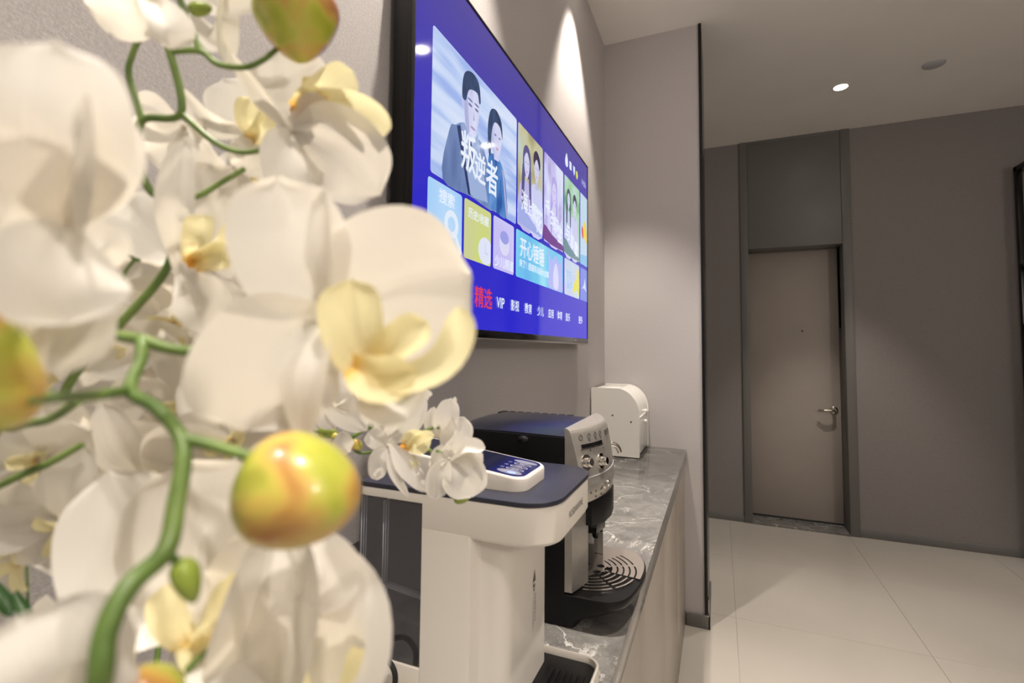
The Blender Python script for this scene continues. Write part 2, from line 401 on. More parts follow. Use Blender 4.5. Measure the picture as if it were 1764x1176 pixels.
# ================================================================== CABINET AND COUNTER
t = thing('low_cabinet', 'long beige sideboard cabinet under the marble counter', 'cabinet', (.19, .9, 0))
b = box(NB(), .003, .357, -.92, 2.497, 0, .741); obj('carcass', b, M['gapdark'], t, smooth=False)
ys = [-.92, -.42, .08, .58, 1.08, 1.58, 2.06, 2.497]
for a, c in zip(ys, ys[1:]):
    b = box(NB(), .358, .377, a + .0012, c - .0012, .006, .741, .0012); obj('door', b, M['cab'], t)
b = box(NB(), .002, .389, -.95, 2.498, .7515, .80, .0018)
tag(obj('countertop', b, M['marble']), 'long grey veined marble countertop on the beige cabinet', 'countertop')

# ================================================================== TELEVISION
Y0, Y1, Z0, Z1 = .690, 1.930, 1.2885, 2.0075
tv = thing('television', 'large wall mounted television showing a blue menu screen', 'television', (.03, 1.31, 1.29))
b = box(NB(), .014, .049, Y0 + .004, Y1 - .004, Z0 + .004, Z1 - .004, .003); obj('back_shell', b, M['black_pl'], tv)
b = box(NB(), .001, .0135, 1.05, 1.57, 1.45, 1.85, .001); obj('wall_bracket', b, M['blackmetal'], tv)
bz = NB()
sy0_, sy1_, sz0_, sz1_ = Y0 + .0115, Y1 - .0075, Z0 + .0215, Z1 - .0075
box(bz, .047, .0558, Y0, sy0_, Z0, Z1, .0015); box(bz, .047, .0558, sy1_, Y1, Z0, Z1, .0015)
box(bz, .047, .0558, sy0_ - .001, sy1_ + .001, sz1_, Z1, .0015)
obj('bezel', bz, M['black_pl'], tv)
b = box(NB(), .047, .0562, Y0 + .001, Y1 - .001, Z0 + .004, sz0_, .0012); chin = obj('lower_bezel', b, M['black_gl'], tv, label='glossy lower bezel')
M['lipmetal'] = mat('lower_lip_metal', (.42, .40, .37), .32, .8)
b = box(NB(), .044, .0566, Y0 + .001, Y1 - .001, Z0 - .001, Z0 + .004, .0008); obj('lower_lip', b, M['lipmetal'], tv)
b = lathe(NB(), (.0562, 1.745, Z0 + .011), (1, 0, 0), [(-.001, .0035), (.0006, .0035), (.001, .002)], 14); obj('sensor_eye', b, M['icon_light'], chin)
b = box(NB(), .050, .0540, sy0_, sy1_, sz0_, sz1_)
KS = 1.0
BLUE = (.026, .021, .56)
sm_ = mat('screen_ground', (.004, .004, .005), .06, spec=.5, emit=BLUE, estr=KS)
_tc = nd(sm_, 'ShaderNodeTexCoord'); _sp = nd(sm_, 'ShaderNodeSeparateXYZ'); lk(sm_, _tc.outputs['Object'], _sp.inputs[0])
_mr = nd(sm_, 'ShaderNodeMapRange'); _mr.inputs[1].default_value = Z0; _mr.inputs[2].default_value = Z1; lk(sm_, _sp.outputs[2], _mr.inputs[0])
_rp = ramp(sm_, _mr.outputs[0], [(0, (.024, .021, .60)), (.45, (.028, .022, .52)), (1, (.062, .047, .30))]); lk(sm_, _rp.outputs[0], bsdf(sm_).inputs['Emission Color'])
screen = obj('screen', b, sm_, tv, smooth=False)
def flat(name, pts, layer, c, parent, k=1.0, label=None, m=None):
    """a printed patch of the picture on the screen glass, pts = (y, z)"""
    bm = NB(); x = .0541 + layer * .00012
    bm.faces.new([bm.verts.new((x, y, z)) for y, z in pts])
    bmesh.ops.triangulate(bm, faces=bm.faces)
    me = bpy.data.meshes.new(name); bm.normal_update()
    bm.faces.ensure_lookup_table()
    if bm.faces and bm.faces[0].normal.x < 0: bmesh.ops.reverse_faces(bm, faces=bm.faces)
    bm.to_mesh(me); bm.free(); me.materials.append(m or scr(c, k, .06))
    o = link(name, me, parent)
    if label: o['label'] = label
    return o
def ell(cy, cz, ry, rz, n=22, a0=0, a1=2 * PI):
    return [(cy + ry * math.cos(a0 + (a1 - a0) * k / (n if a1 - a0 > 6.2 else n - 1)), cz + rz * math.sin(a0 + (a1 - a0) * k / (n if a1 - a0 > 6.2 else n - 1))) for k in range(n)]
def smoothpoly(pts, n=5):
    P = [Vector((a, c, 0)) for a, c in pts]; out = []
    L = len(P)
    for i in range(L):
        p0, p1, p2, p3 = P[i - 1], P[i], P[(i + 1) % L], P[(i + 2) % L]
        for k in range(n):
            t = k / n
            q = .5 * ((2 * p1) + (p2 - p0) * t + (2 * p0 - 5 * p1 + 4 * p2 - p3) * t * t + (3 * p1 - p0 - 3 * p2 + p3) * t ** 3)
            out.append((q.x, q.y))
    return out
def screen_art(name, stops, scale, k=1.0, detail=3, dist=0.0, rot=0):
    """emissive picture ground: stretched noise between colours, fixed to the screen"""
    m = mat(name, (.004, .004, .005), .06, spec=.5, estr=k, emit=(1, 1, 1))
    tc = nd(m, 'ShaderNodeTexCoord'); mp = nd(m, 'ShaderNodeMapping'); mp.inputs['Scale'].default_value = scale; mp.inputs['Rotation'].default_value = (rot, 0, 0)
    lk(m, tc.outputs['Object'], mp.inputs['Vector'])
    n = nd(m, 'ShaderNodeTexNoise', Scale=1, Detail=detail, Distortion=dist); lk(m, mp.outputs[0], n.inputs['Vector'])
    r = ramp(m, n.outputs[0], stops); lk(m, r.outputs[0], bsdf(m).inputs['Emission Color']); return m
R1 = (1.595, 1.869); R2 = (1.456, 1.581)
def tile(name, y0, y1, zz, c=None, m=None, r=.007, layer=1):
    return flat(name, rrect(y0, y1, zz[0], zz[1], r, 4), layer, c, screen, 1.0, m=m)
# -- large film card: a man and a woman
art = screen_art('card_ground', [(.35, (.33, .45, .82)), (.5, (.55, .66, .90)), (.66, (.66, .74, .93))], (1, 3.2, 26), rot=.45)
p = tile('film_card', .758, 1.170, (1.5905, 1.869), m=art)
cloth_a = screen_art('card_jacket', [(.3, (.10, .16, .36)), (.5, (.17, .25, .48)), (.72, (.26, .36, .58))], (1, 16, 5), detail=2, rot=.3)
skin_a = screen_art('card_skin', [(.3, (.46, .48, .74)), (.5, (.60, .62, .84)), (.7, (.70, .72, .90))], (1, 22, 8), detail=1)
hair_a = screen_art('card_hair', [(.35, (.008, .025, .08)), (.65, (.035, .075, .18))], (1, 60, 25), detail=3)
dress_a = screen_art('card_dress', [(.35, (.025, .09, .34)), (.5, (.06, .20, .52)), (.7, (.16, .32, .66))], (1, 30, 12), detail=4)
flat('picture_piece', smoothpoly([(.801, 1.5912), (.824, 1.698), (.847, 1.716), (.883, 1.735), (.915, 1.717), (.965, 1.725), (1.015, 1.66), (1.035, 1.5912), (.92, 1.5908)], 4), 3, None, screen, m=cloth_a)
flat('picture_piece', [(.885, 1.735), (.915, 1.70), (.945, 1.738), (1.0, 1.60), (.93, 1.592), (.90, 1.60)], 4, (.33, .43, .68), screen)
flat('picture_piece', smoothpoly([(.879, 1.785), (.900, 1.825), (.940, 1.832), (.953, 1.80), (.944, 1.752), (.917, 1.712), (.891, 1.728)], 4), 5, None, screen, m=skin_a)
flat('picture_piece', smoothpoly([(.880, 1.785), (.893, 1.80), (.900, 1.765), (.906, 1.725), (.891, 1.728)], 4), 6, (.40, .43, .70), screen)
flat('picture_piece', ell(.877, 1.778, .006, .014), 6, (.50, .52, .78), screen)
flat('picture_piece', [(.889, 1.738), (.93, 1.728), (.925, 1.705), (.905, 1.702)], 5, (.52, .56, .80), screen)
flat('picture_piece', smoothpoly([(.872, 1.790), (.879, 1.838), (.911, 1.859), (.946, 1.853), (.957, 1.815), (.950, 1.808), (.940, 1.826), (.903, 1.816), (.888, 1.786)], 4), 7, None, screen, m=hair_a)
for (cy, cz) in ((.908, 1.785), (.938, 1.787)):
    flat('picture_piece', ell(cy, cz, .009, .0028, 10), 7, (.12, .15, .32), screen); flat('picture_piece', ell(cy, cz + .011, .012, .002, 10), 7, (.10, .13, .30), screen)
flat('picture_piece', [(.924, 1.782), (.931, 1.760), (.921, 1.757)], 7, (.45, .46, .70), screen)
flat('picture_piece', ell(.922, 1.740, .012, .003, 12), 7, (.40, .28, .52), screen)
flat('picture_piece', [(.852, 1.716), (.866, 1.723), (.915, 1.592), (.904, 1.592)], 7, (.02, .035, .13), screen)
flat('picture_piece', [(.902, 1.708), (.916, 1.708), (.928, 1.66), (.912, 1.645), (.898, 1.665)], 7, (.03, .06, .20), screen)
flat('picture_piece', [(.868, 1.728), (.884, 1.737), (.906, 1.710), (.893, 1.698)], 7, (.28, .38, .62), screen)
flat('picture_piece', smoothpoly([(.998, 1.70), (1.02, 1.722), (1.053, 1.723), (1.088, 1.700), (1.105, 1.65), (1.108, 1.5915), (1.04, 1.591), (1.002, 1.60)], 4), 8, None, screen, m=dress_a)
flat('picture_piece', [(1.075, 1.705), (1.088, 1.70), (1.116, 1.592), (1.104, 1.592)], 9, (.40, .40, .68), screen)
flat('picture_piece', [(1.025, 1.74), (1.055, 1.74), (1.058, 1.715), (1.03, 1.712)], 9, (.58, .62, .86), screen)
flat('picture_piece', smoothpoly([(1.010, 1.765), (1.025, 1.808), (1.06, 1.808), (1.072, 1.77), (1.056, 1.728), (1.026, 1.724)], 4), 10, None, screen, m=skin_a)
flat('picture_piece', smoothpoly([(.994, 1.775), (1.008, 1.820), (1.04, 1.833), (1.070, 1.815), (1.076, 1.775), (1.062, 1.800), (1.03, 1.80), (1.014, 1.765), (1.010, 1.715), (.999, 1.72)], 4), 11, None, screen, m=hair_a)
for (cy, cz) in ((1.035, 1.772), (1.059, 1.772)): flat('picture_piece', ell(cy, cz, .006, .0025, 10), 12, (.16, .18, .40), screen)
flat('picture_piece', ell(1.046, 1.742, .008, .003, 12), 12, (.55, .30, .50), screen)
WHT = scr((.80, .86, .96), 1.0)
FR, FU = (0, 1, 0), (0, 0, 1)
def stext(body, y, z, size, m=WHT, sx=1.0, layer=14, shear=0, bold=0.0, align='CENTER'):
    return text('caption', body, size, (.0541 + layer * .00012, y, z), FR, FU, m, screen, sx, align, shear=shear, bold=bold)
for ch, yy, zz, ss in (('叛', .902, 1.672, .088), ('逆', .958, 1.660, .070), ('者', 1.020, 1.657, .084)): stext(ch, yy, zz, ss, sx=.80, bold=.006)
# -- three narrow film cards and one cut off at the edge
def portrait_card(y0, y1, ground, people):
    tile('film_card', y0, y1, R1, m=ground)
    for (fy, fz, s, skin, hair, cloth, *long) in people:
        flat('picture_piece', smoothpoly([(max(y0 + .002, fy - 1.5 * s), R1[0] + .004), (max(y0 + .002, fy - 1.25 * s), fz - 1.75 * s), (fy - .3 * s, fz - 1.2 * s), (fy + .3 * s, fz - 1.2 * s), (min(y1 - .002, fy + 1.25 * s), fz - 1.8 * s), (min(y1 - .002, fy + 1.4 * s), R1[0] + .004)], 3), 3, cloth, screen)
        if long: flat('picture_piece', smoothpoly([(fy - .62 * s, fz + .2 * s), (fy - .95 * s, fz - 1.6 * s), (fy - .8 * s, fz - 3.2 * s), (fy - .5 * s, fz - 3.0 * s), (fy - .35 * s, fz - .8 * s), (fy + .4 * s, fz - .8 * s), (fy + .55 * s, fz - 2.6 * s), (fy + .9 * s, fz - 2.8 * s), (fy + .85 * s, fz - 1.0 * s), (fy + .65 * s, fz + .3 * s)], 3), 4, hair, screen)
        else: flat('picture_piece', smoothpoly([(fy - .62 * s, fz + .25 * s), (fy - .66 * s, fz + 1.1 * s), (fy, fz + 1.5 * s), (fy + .72 * s, fz + 1.0 * s), (fy + .64 * s, fz + .2 * s)], 3), 4, hair, screen); flat('picture_piece', [(fy - .25 * s, fz - .7 * s), (fy + .3 * s, fz - .7 * s), (fy + .4 * s, fz - 1.5 * s), (fy - .35 * s, fz - 1.5 * s)], 4, tuple(v * .85 for v in skin), screen)
        if long: flat('picture_piece', smoothpoly([(fy - .75 * s, fz), (fy - .6 * s, fz + .95 * s), (fy, fz + 1.35 * s), (fy + .65 * s, fz + .95 * s), (fy + .8 * s, fz - .2 * s), (fy + .6 * s, fz - .9 * s), (fy - .5 * s, fz - .8 * s)], 3), 4, hair, screen)
        flat('picture_piece', smoothpoly([(fy - .5 * s, fz + .3 * s), (fy, fz + .85 * s), (fy + .5 * s, fz + .3 * s), (fy + .4 * s, fz - .5 * s), (fy, fz - 1.0 * s), (fy - .4 * s, fz - .5 * s)], 3), 5, skin, screen)
        for d in (-.2, .22): flat('picture_piece', ell(fy + d * s, fz + .12 * s, .11 * s, .05 * s, 8), 6, tuple(v * .45 for v in skin), screen)
        flat('picture_piece', ell(fy, fz - .52 * s, .13 * s, .05 * s, 8), 6, (.55, .25, .35), screen)
g2 = screen_art('card_ground_b', [(.3, (.28, .24, .14)), (.5, (.55, .52, .30)), (.7, (.50, .62, .62))], (1, 9, 7), detail=2)
portrait_card(1.180, 1.378, g2, [(1.245, 1.775, .040, (.62, .62, .86), (.10, .09, .24), (.50, .48, .78), 1), (1.325, 1.785, .038, (.62, .61, .84), (.045, .03, .08), (.60, .62, .88))])
flat('picture_piece', [(1.182, 1.60), (1.182, 1.66), (1.376, 1.60), (1.372, 1.597)], 7, (.36, .42, .78), screen)
for ch, yy, zz, ss in (('海', 1.228, 1.662, .062), ('上', 1.268, 1.656, .05), ('繁', 1.305, 1.652, .056), ('花', 1.345, 1.636, .075)): stext(ch, yy, zz, ss, sx=.8, bold=.004)
g3 = screen_art('card_ground_c', [(.3, (.40, .33, .68)), (.5, (.60, .62, .88)), (.7, (.72, .74, .92))], (1, 11, 9), detail=4, dist=.5)
portrait_card(1.392, 1.590, g3, [(1.49, 1.765, .042, (.62, .60, .86), (.42, .36, .74), (.60, .60, .88), 1)])
flat('picture_piece', smoothpoly([(1.394, 1.599), (1.394, 1.645), (1.47, 1.628), (1.588, 1.615), (1.588, 1.598)], 3), 7, (.16, .045, .26), screen)
for ch, yy, zz, ss in (('千', 1.425, 1.70, .052), ('古', 1.468, 1.680, .056), ('玦', 1.510, 1.664, .062), ('尘', 1.550, 1.642, .066)): stext(ch, yy, zz, ss, sx=.8, bold=.004)
g4 = screen_art('card_ground_d', [(.3, (.10, .34, .14)), (.48, (.36, .62, .38)), (.7, (.55, .68, .80))], (1, 10, 12), detail=5)
portrait_card(1.604, 1.801, g4, [(1.655, 1.79, .032, (.62, .64, .86), (.06, .08, .14), (.55, .60, .84), 1), (1.735, 1.785, .033, (.62, .62, .86), (.04, .05, .09), (.58, .60, .84))])
flat('picture_piece', smoothpoly([(1.606, 1.599), (1.606, 1.65), (1.70, 1.62), (1.799, 1.61), (1.799, 1.598)], 3), 7, (.14, .26, .30), screen)
for ch, yy, zz, ss in (('与', 1.645, 1.672, .064), ('君', 1.70, 1.650, .052), ('歌', 1.755, 1.632, .060)): stext(ch, yy, zz, ss, sx=.85, bold=.004)
flat('film_card', [(1.815, R1[0]), (1.9205, R1[0]), (1.9205, R1[1]), (1.815, R1[1])], 1, (.50, .66, .78), screen)
flat('picture_piece', [(1.817, R1[0]), (1.920, R1[0]), (1.920, 1.64), (1.817, 1.63)], 3, (.22, .50, .78), screen)
flat('picture_piece', smoothpoly([(1.85, 1.72), (1.88, 1.77), (1.91, 1.74), (1.915, 1.69), (1.88, 1.70)], 4), 3, (.85, .62, .06), screen)
flat('picture_piece', smoothpoly([(1.832, 1.725), (1.846, 1.745), (1.862, 1.71), (1.85, 1.695)], 4), 4, (.62, .07, .10), screen)
# -- lower row of menu cards
gs = screen_art('card_search', [(.35, (.30, .56, .92)), (.65, (.56, .76, .95))], (1, 4, 2), detail=1)
tile('menu_card', .750, .880, R2, m=gs)
stext('搜索', .818, 1.555, .030, bold=.004)
mg = NB(); cxm, czm = .838, 1.508
def ring2(cy, cz, ry, rz, t, layer, c, n=28):
    bm = NB(); x = .0541 + layer * .00012
    a = [bm.verts.new((x, cy + ry * math.cos(2 * PI * k / n), cz + rz * math.sin(2 * PI * k / n))) for k in range(n)]
    i = [bm.verts.new((x, cy + (ry - t) * math.cos(2 * PI * k / n), cz + (rz - t) * math.sin(2 * PI * k / n))) for k in range(n)]
    for k in range(n): bm.faces.new((a[k], a[(k + 1) % n], i[(k + 1) % n], i[k]))
    me = bpy.data.meshes.new('icon'); bm.to_mesh(me); bm.free(); me.materials.append(scr(c, 1.0, .06)); return link('icon', me, screen)
mg.free()
ring2(.838, 1.512, .0275, .0275, .0125, 4, (.76, .84, .95)); flat('icon', [(.851, 1.489), (.858, 1.495), (.880, 1.466), (.880, 1.458), (.870, 1.458)], 4, (.76, .84, .95), screen)
gh = screen_art('card_history', [(.35, (.62, .74, .09)), (.65, (.60, .62, .30))], (1, 5, 2), detail=1)
tile('menu_card', .8895, 1.0195, R2, m=gh)
stext('历史/收藏', .955, 1.553, .0235, bold=.003)
flat('icon', [q for q in ell(.992, 1.487, .0365, .0305, 34) if q[0] < 1.0195] , 4, (.74, .77, .93), screen)
flat('icon', [(.988, 1.503), (.992, 1.503), (.992, 1.484), (1.006, 1.484), (1.006, 1.480), (.988, 1.480)], 5, (.62, .66, .86), screen)
tile('menu_card', 1.0325, 1.1575, R2, m=screen_art('card_kids', [(.35, (.56, .52, .90)), (.65, (.72, .70, .93))], (1, 4, 5), detail=1))
flat('picture_piece', ell(1.098, 1.521, .030, .025), 3, (.70, .70, .92), screen); flat('picture_piece', ell(1.097, 1.540, .026, .016), 4, (.33, .35, .78), screen)
stext('少儿频道', 1.097, 1.474, .0285, bold=.005)
tile('menu_card', 1.172, 1.589, R2, m=screen_art('card_cyan', [(.3, (.14, .45, .84)), (.5, (.18, .58, .84)), (.7, (.32, .72, .88))], (1, 7, 3), detail=1, rot=.6))
stext('开心锤锤', 1.295, 1.535, .057, sx=.86, bold=.007); stext('来了！超搞笑动画大合集', 1.315, 1.494, .0225, sx=.98, bold=.003)
flat('picture_piece', smoothpoly([(1.44, 1.462), (1.448, 1.52), (1.43, 1.572), (1.47, 1.545), (1.51, 1.570), (1.55, 1.545), (1.584, 1.570), (1.572, 1.51), (1.58, 1.462)], 4), 3, (.42, .46, .86), screen)
flat('picture_piece', smoothpoly([(1.49, 1.465), (1.485, 1.51), (1.512, 1.545), (1.538, 1.51), (1.535, 1.465)], 4), 4, (.66, .66, .92), screen)
tile('menu_card', 1.6075, 1.8005, R2, m=screen_art('card_pale', [(.35, (.52, .55, .86)), (.65, (.56, .74, .66))], (1, 5, 9), detail=2))
flat('picture_piece', smoothpoly([(1.715, 1.47), (1.73, 1.51), (1.76, 1.525), (1.765, 1.565), (1.798, 1.55), (1.797, 1.47), (1.76, 1.485)], 4), 3, (.74, .70, .09), screen)
stext('欢乐', 1.66, 1.525, .034, scr((.30, .50, .82), 1.0), bold=.003); stext('童年', 1.665, 1.492, .034, scr((.30, .50, .82), 1.0), bold=.003)
flat('menu_card', [(1.817, R2[0]), (1.9205, R2[0]), (1.9205, R2[1]), (1.817, R2[1])], 1, (.17, .24, .72), screen)
flat('picture_piece', smoothpoly([(1.84, 1.50), (1.87, 1.52), (1.885, 1.545), (1.895, 1.515), (1.91, 1.495), (1.87, 1.505)], 3), 3, (.60, .66, .90), screen)
# -- bottom menu
stext('精选', .983, 1.3775, .049, scr((.72, .045, .10), 1.0), sx=.92, bold=.006)
for s, yy in (('VIP', 1.075), ('影视', 1.166), ('教育', 1.2625), ('少儿', 1.363), ('应用', 1.461), ('体育', 1.552), ('音乐', 1.646), ('更多', 1.817)):
    stext(s, yy, 1.3765, .030 if s != 'VIP' else .036, sx=.92, bold=.002)
stext('听', .775, 1.962, .040, scr((.40, .55, .88), 1.0))
# -- status icons at the top right
flat('icon', smoothpoly([(1.618, 1.905), (1.612, 1.925), (1.630, 1.952), (1.646, 1.925), (1.640, 1.905)], 3), 3, (.74, .80, .95), screen)
flat('icon', rrect(1.664, 1.692, 1.908, 1.938, .006, 3), 3, (.70, .76, .95), screen); flat('icon', [(1.714, 1.938), (1.738, 1.938), (1.738, 1.918), (1.726, 1.902), (1.714, 1.918)], 3, (.66, .74, .95), screen)
flat('icon', ell(1.764, 1.918, .014, .016), 3, (.62, .66, .10), screen)
stext('14:06', 1.860, 1.915, .034, scr((.55, .60, .88), 1.0), sx=.9)

# ================================================================== WHITE ROLL TOP BOX
wb = thing('roll_top_box', 'white round fronted roll top box at the far end of the counter', 'box', (.11, 2.34, .80))
def boxprof(d=0.0, front=.2165):
    # (x, z) outline of the side: flat back, round upper front corner
    pts = [(.006 + d, .805 + d), (front - .003 - d, .805 + d), (front - d, .81 + d), (front - d, .985)]
    rx, rz = front - .117 - d, 1.0985 - .985 - d
    for k in range(1, 15):
        a = .5 * PI * k / 14
        pts.append((front - d - rx + rx * math.cos(a), .985 + rz * math.sin(a)))
    pts.append((.010 + d, 1.0985 - d)); pts.append((.006 + d, 1.0945 - d)); return pts
for (a, c) in ((2.190, 2.2), (2.485, 2.495)):
    b = extr(NB(), boxprof(), 'y', a, c)
    es = [e for e in b.edges if e.calc_face_angle(0) > 1.2]
    bmesh.ops.bevel(b, geom=es, offset=.0018, segments=2, affect='EDGES', clamp_overlap=True)
    sp = obj('side_panel', b, M['white_box'], wb)
    if a < 2.2:
        for (x, z) in ((.101, .980), (.181, .9555)):
            b = lathe(NB(), (x, 2.1905, z), (0, -1, 0), [(0, .0042), (.0008, .0042), (.0012, .0025)], 12); obj('screw', b, M['icon'], sp)
b = NB()
pr = boxprof(.006)
extr(b, [(.012, .806), (.20, .806), (.20, .815), (.018, .815), (.018, 1.086), (.118, 1.087), (.118, 1.0935), (.012, 1.0935)], 'y', 2.2, 2.485); obj('shell', b, M['white_box'], wb)
# curved lid strip
inner = [p for p in boxprof(.005) if p[1] > .972]
lidp = [(x, z) for x, z in inner[:15]]
lidp = [(.2115, .976)] + lidp
out = lidp + [(x - .004, z - .003) for x, z in reversed(lidp)]
b = extr(NB(), out, 'y', 2.2005, 2.4845); lid = obj('roll_lid', b, M['white_box'], wb)
b = box(NB(), .2105, .216, 2.2005, 2.4845, .969, .9755, .0012); obj('lid_grip', b, M['white_box'], lid)
M['white_gloss'] = mat('white_gloss_door', (.62, .60, .57), .12)
b = box(NB(), .205, .2105, 2.2005, 2.4845, .812, .9675, .001); ld = obj('lower_door', b, M['white_gloss'], wb)
for zz, par in ((.992, lid), (.945, ld)):
    b = lathe(NB(), (.209, 2.33, zz), (1, 0, 0), [(0, .0045), (.008, .0045), (.011, .008), (.019, .008), (.021, .006)], 16); obj('knob', b, M['white_box'], par)
b = box(NB(), .01, .208, 2.195, 2.49, .8003, .8045); obj('foot_strip', b, M['rubber'], wb, smooth=False)

# ================================================================== COFFEE MACHINE
cm = thing('coffee_machine', 'black and silver bean to cup coffee machine on the counter', 'coffee machine', (.17, .945, .80))
CY0, CY1 = .83, 1.06
prof = [(.030, .803), (.289, .803), (.289, 1.116), (.095, 1.118)] + [(.095 - .062 * math.sin(.5 * PI * k / 6), 1.056 + .062 * math.cos(.5 * PI * k / 6)) for k in range(1, 7)] + [(.030, 1.03)]
b = extr(NB(), prof, 'y', CY0, CY1)
es = [e for e in b.edges if e.calc_face_angle(0) > .9]
bmesh.ops.bevel(b, geom=es, offset=.003, segments=2, affect='EDGES', clamp_overlap=True)
obj('body', b, M['black_pl'], cm)
# lid: gently domed, rounded down at the back
rs = []
for x, dz in ((.046, -.055), (.050, -.036), (.062, -.016), (.080, -.005), (.105, 0), (.18, .001), (.24, 0), (.288, -.001)):
    r = []
    for k in range(17):
        v = -1 + 2 * k / 16; y = .945 + v * .113
        r.append((x, y, 1.1195 + dz + .013 * (1 - abs(v) ** 3.2)))
    r += [(x, .945 + .113, 1.1165 + dz - .002), (x, .945 - .113, 1.1165 + dz - .002)]
    rs.append(r)
b = rings(NB(), rs); cl = obj('bean_lid', b, M['black_lid'], cm, ang=30, label='glossy black lid')
b = lathe(NB(), (.212, .8305, 1.109), (0, -1, 0), [(0, .011), (.004, .010), (.007, .006), (.008, .001)], 18)
for v in b.verts: v.co.z = 1.109 + (v.co.z - 1.109) * .6
obj('lid_catch', b, M['black_gl'], cl)
for k in range(9):
    x = .085 + k * .019
    b = box(NB(), x, x + .013, 1.000, 1.028, 1.1225, 1.1303, .001); obj('vent_slat', b, M['black_pl'], cl)
# silver front: lofted bowed panel
def bow(z0, xc, bulge, n=18):
    r = [(.2885, CY0, z0), (xc, CY0, z0)]
    for k in range(1, n):
        v = -1 + 2 * k / n
        r.append((xc + (bulge - xc) * (1 - abs(v) ** 2.1), .945 + v * .1145, z0))
    r += [(xc, CY1, z0), (.2885, CY1, z0)]
    return r
lev = [(1.004, .312, .338), (1.007, .316, .343), (1.034, .3185, .3475), (1.038, .3175, .346), (1.062, .3145, .343), (1.095, .307, .339), (1.122, .2995, .3335), (1.129, .297, .330), (1.1325, .292, .325)]
rs = [bow(*l) for l in lev]
b = rings(NB(), rs)
panel = obj('front_panel', b, M['silver'], cm, ang=50, label='silver bowed control panel')
def on_panel(y, z):
    for (za, xa, ba), (zb, xb, bb) in zip(lev, lev[1:]):
        if za <= z <= zb:
            t = (z - za) / (zb - za); xc = xa + (xb - xa) * t; bu = ba + (bb - ba) * t
            v = (y - .945) / .1145
            return Vector((xc + (bu - xc) * (1 - abs(v) ** 2.1), y, z))
def pnormal(y, z):
    a = on_panel(y - .004, z); c = on_panel(y + .004, z); d = on_panel(y, min(z + .004, 1.13)); e = on_panel(y, z - .004)
    n = (c - a).cross(d - e).normalized(); return n if n.x > 0 else -n
for y, z in ((.850, 1.074), (.896, 1.069)):
    p_ = on_panel(y, z); n_ = pnormal(y, z)
    b = lathe(NB(), p_, n_, [(-.002, .0135), (.0012, .0135), (.0016, .0105), (.0016, .0085), (.011, .0078), (.0125, .006)], 24); k_ = obj('knob', b, M['chrome'], panel, label='round chrome knob')
for y in (.894, .912):
    p_ = on_panel(y, 1.027); n_ = pnormal(y, 1.027)
    b = lathe(NB(), p_, n_, [(-.001, .0062), (.004, .0062), (.006, .004), (.0062, .0005)], 16); obj('button', b, M['chrome'], panel)
def panel_strip(name, y0, y1, z0, z1, m, lift=.0012, n=12, skew=0):
    bm = NB(); rows = []
    for k in range(n + 1):
        y = y0 + (y1 - y0) * k / n
        a = on_panel(y, z0); c = on_panel(y, z1); nn = pnormal(y, (z0 + z1) / 2)
        rows.append([a - nn * .001, a + nn * lift, c + nn * lift, c - nn * .001])
    rings(bm, rows); return obj(name, bm, m, panel)
panel_strip('display', .846, .910, 1.0975, 1.1040, M['black_gl'])
panel_strip('display_frame', .843, .913, 1.0955, 1.0970, M['chrome'])
panel_strip('seam', .832, 1.058, 1.0475, 1.0488, M['icon_light'], .0006)
for y in (.849, .870, .890, .909):
    p_ = on_panel(y, 1.116); n_ = pnormal(y, 1.116)
    b = lathe(NB(), p_, n_, [(-.001, .0052), (.0006, .0052), (.0006, .0034), (-.001, .0034)], 14); obj('icon', b, M['icon'], panel)
for y, z in ((.870, 1.109), (.890, 1.109), (.909, 1.109), (.866, 1.0925), (.915, 1.0895), (.850, 1.056), (.885, 1.054), (.900, 1.054), (.945, 1.056), (.855, 1.022), (.870, 1.022), (.888, 1.022), (.872, 1.012), (.892, 1.012)):
    p_ = on_panel(y, z); n_ = pnormal(y, z); b = lathe(NB(), p_, n_, [(-.001, .0022), (.0005, .0022), (.0006, .001)], 10); obj('mark', b, M['icon'], panel)
pb = panel_strip('brand_plate', .930, .968, 1.1085, 1.1185, M['chrome'])
p_ = on_panel(.949, 1.1135); n_ = pnormal(.949, 1.1135)
text('brand_lettering', 'DeLonghi', .0075, p_ + n_ * .0016, (Vector((0, 0, 1)).cross(n_)), Vector((0, 0, 1)) - n_ * n_.z, M['icon'], pb, bold=.0)
# lower wings and glossy recess
def wing(y0, y1, name='wing'):
    pts = [(.2885, y0), (.300, y0)]
    for k in range(7):
        y = y0 + (y1 - y0) * k / 6; v = (y - .945) / .1145
        pts.append((.302 + .020 * (1 - abs(v) ** 2.1), y))
    pts.append((.2885, y1))
    return slab(NB(), pts, .858, 1.005, .0012)
obj('front_wing', wing(.8305, .884), M['silver'], cm, label='brushed silver front wing'); obj('front_wing', wing(1.012, 1.0595), M['silver'], cm, label='brushed silver front wing')
b = slab(NB(), [(.289, .885), (.304, .885), (.309, .945), (.304, 1.011), (.289, 1.011)], .858, 1.005); obj('brew_door', b, M['black_gl'], cm, label='glossy black recess')
b = slab(NB(), [(.300, .872), (.325, .876), (.342, .905), (.346, .945), (.342, .985), (.325, 1.014), (.300, 1.018)], .958, 1.006, .002); sp = obj('spout_block', b, M['black_pl'], cm)
b = slab(NB(), [(.305, .905), (.326, .908), (.334, .945), (.326, .982), (.305, .985)], .934, .9585, .002); obj('spout_head', b, M['black_gl'], sp)
for y in (.928, .962):
    b = lathe(NB(), (.320, y, .9342), (0, 0, -1), [(0, .0075), (.010, .0065), (.014, .005), (.013, .003), (.004, .003)], 16); obj('nozzle', b, M['black_gl'], sp)
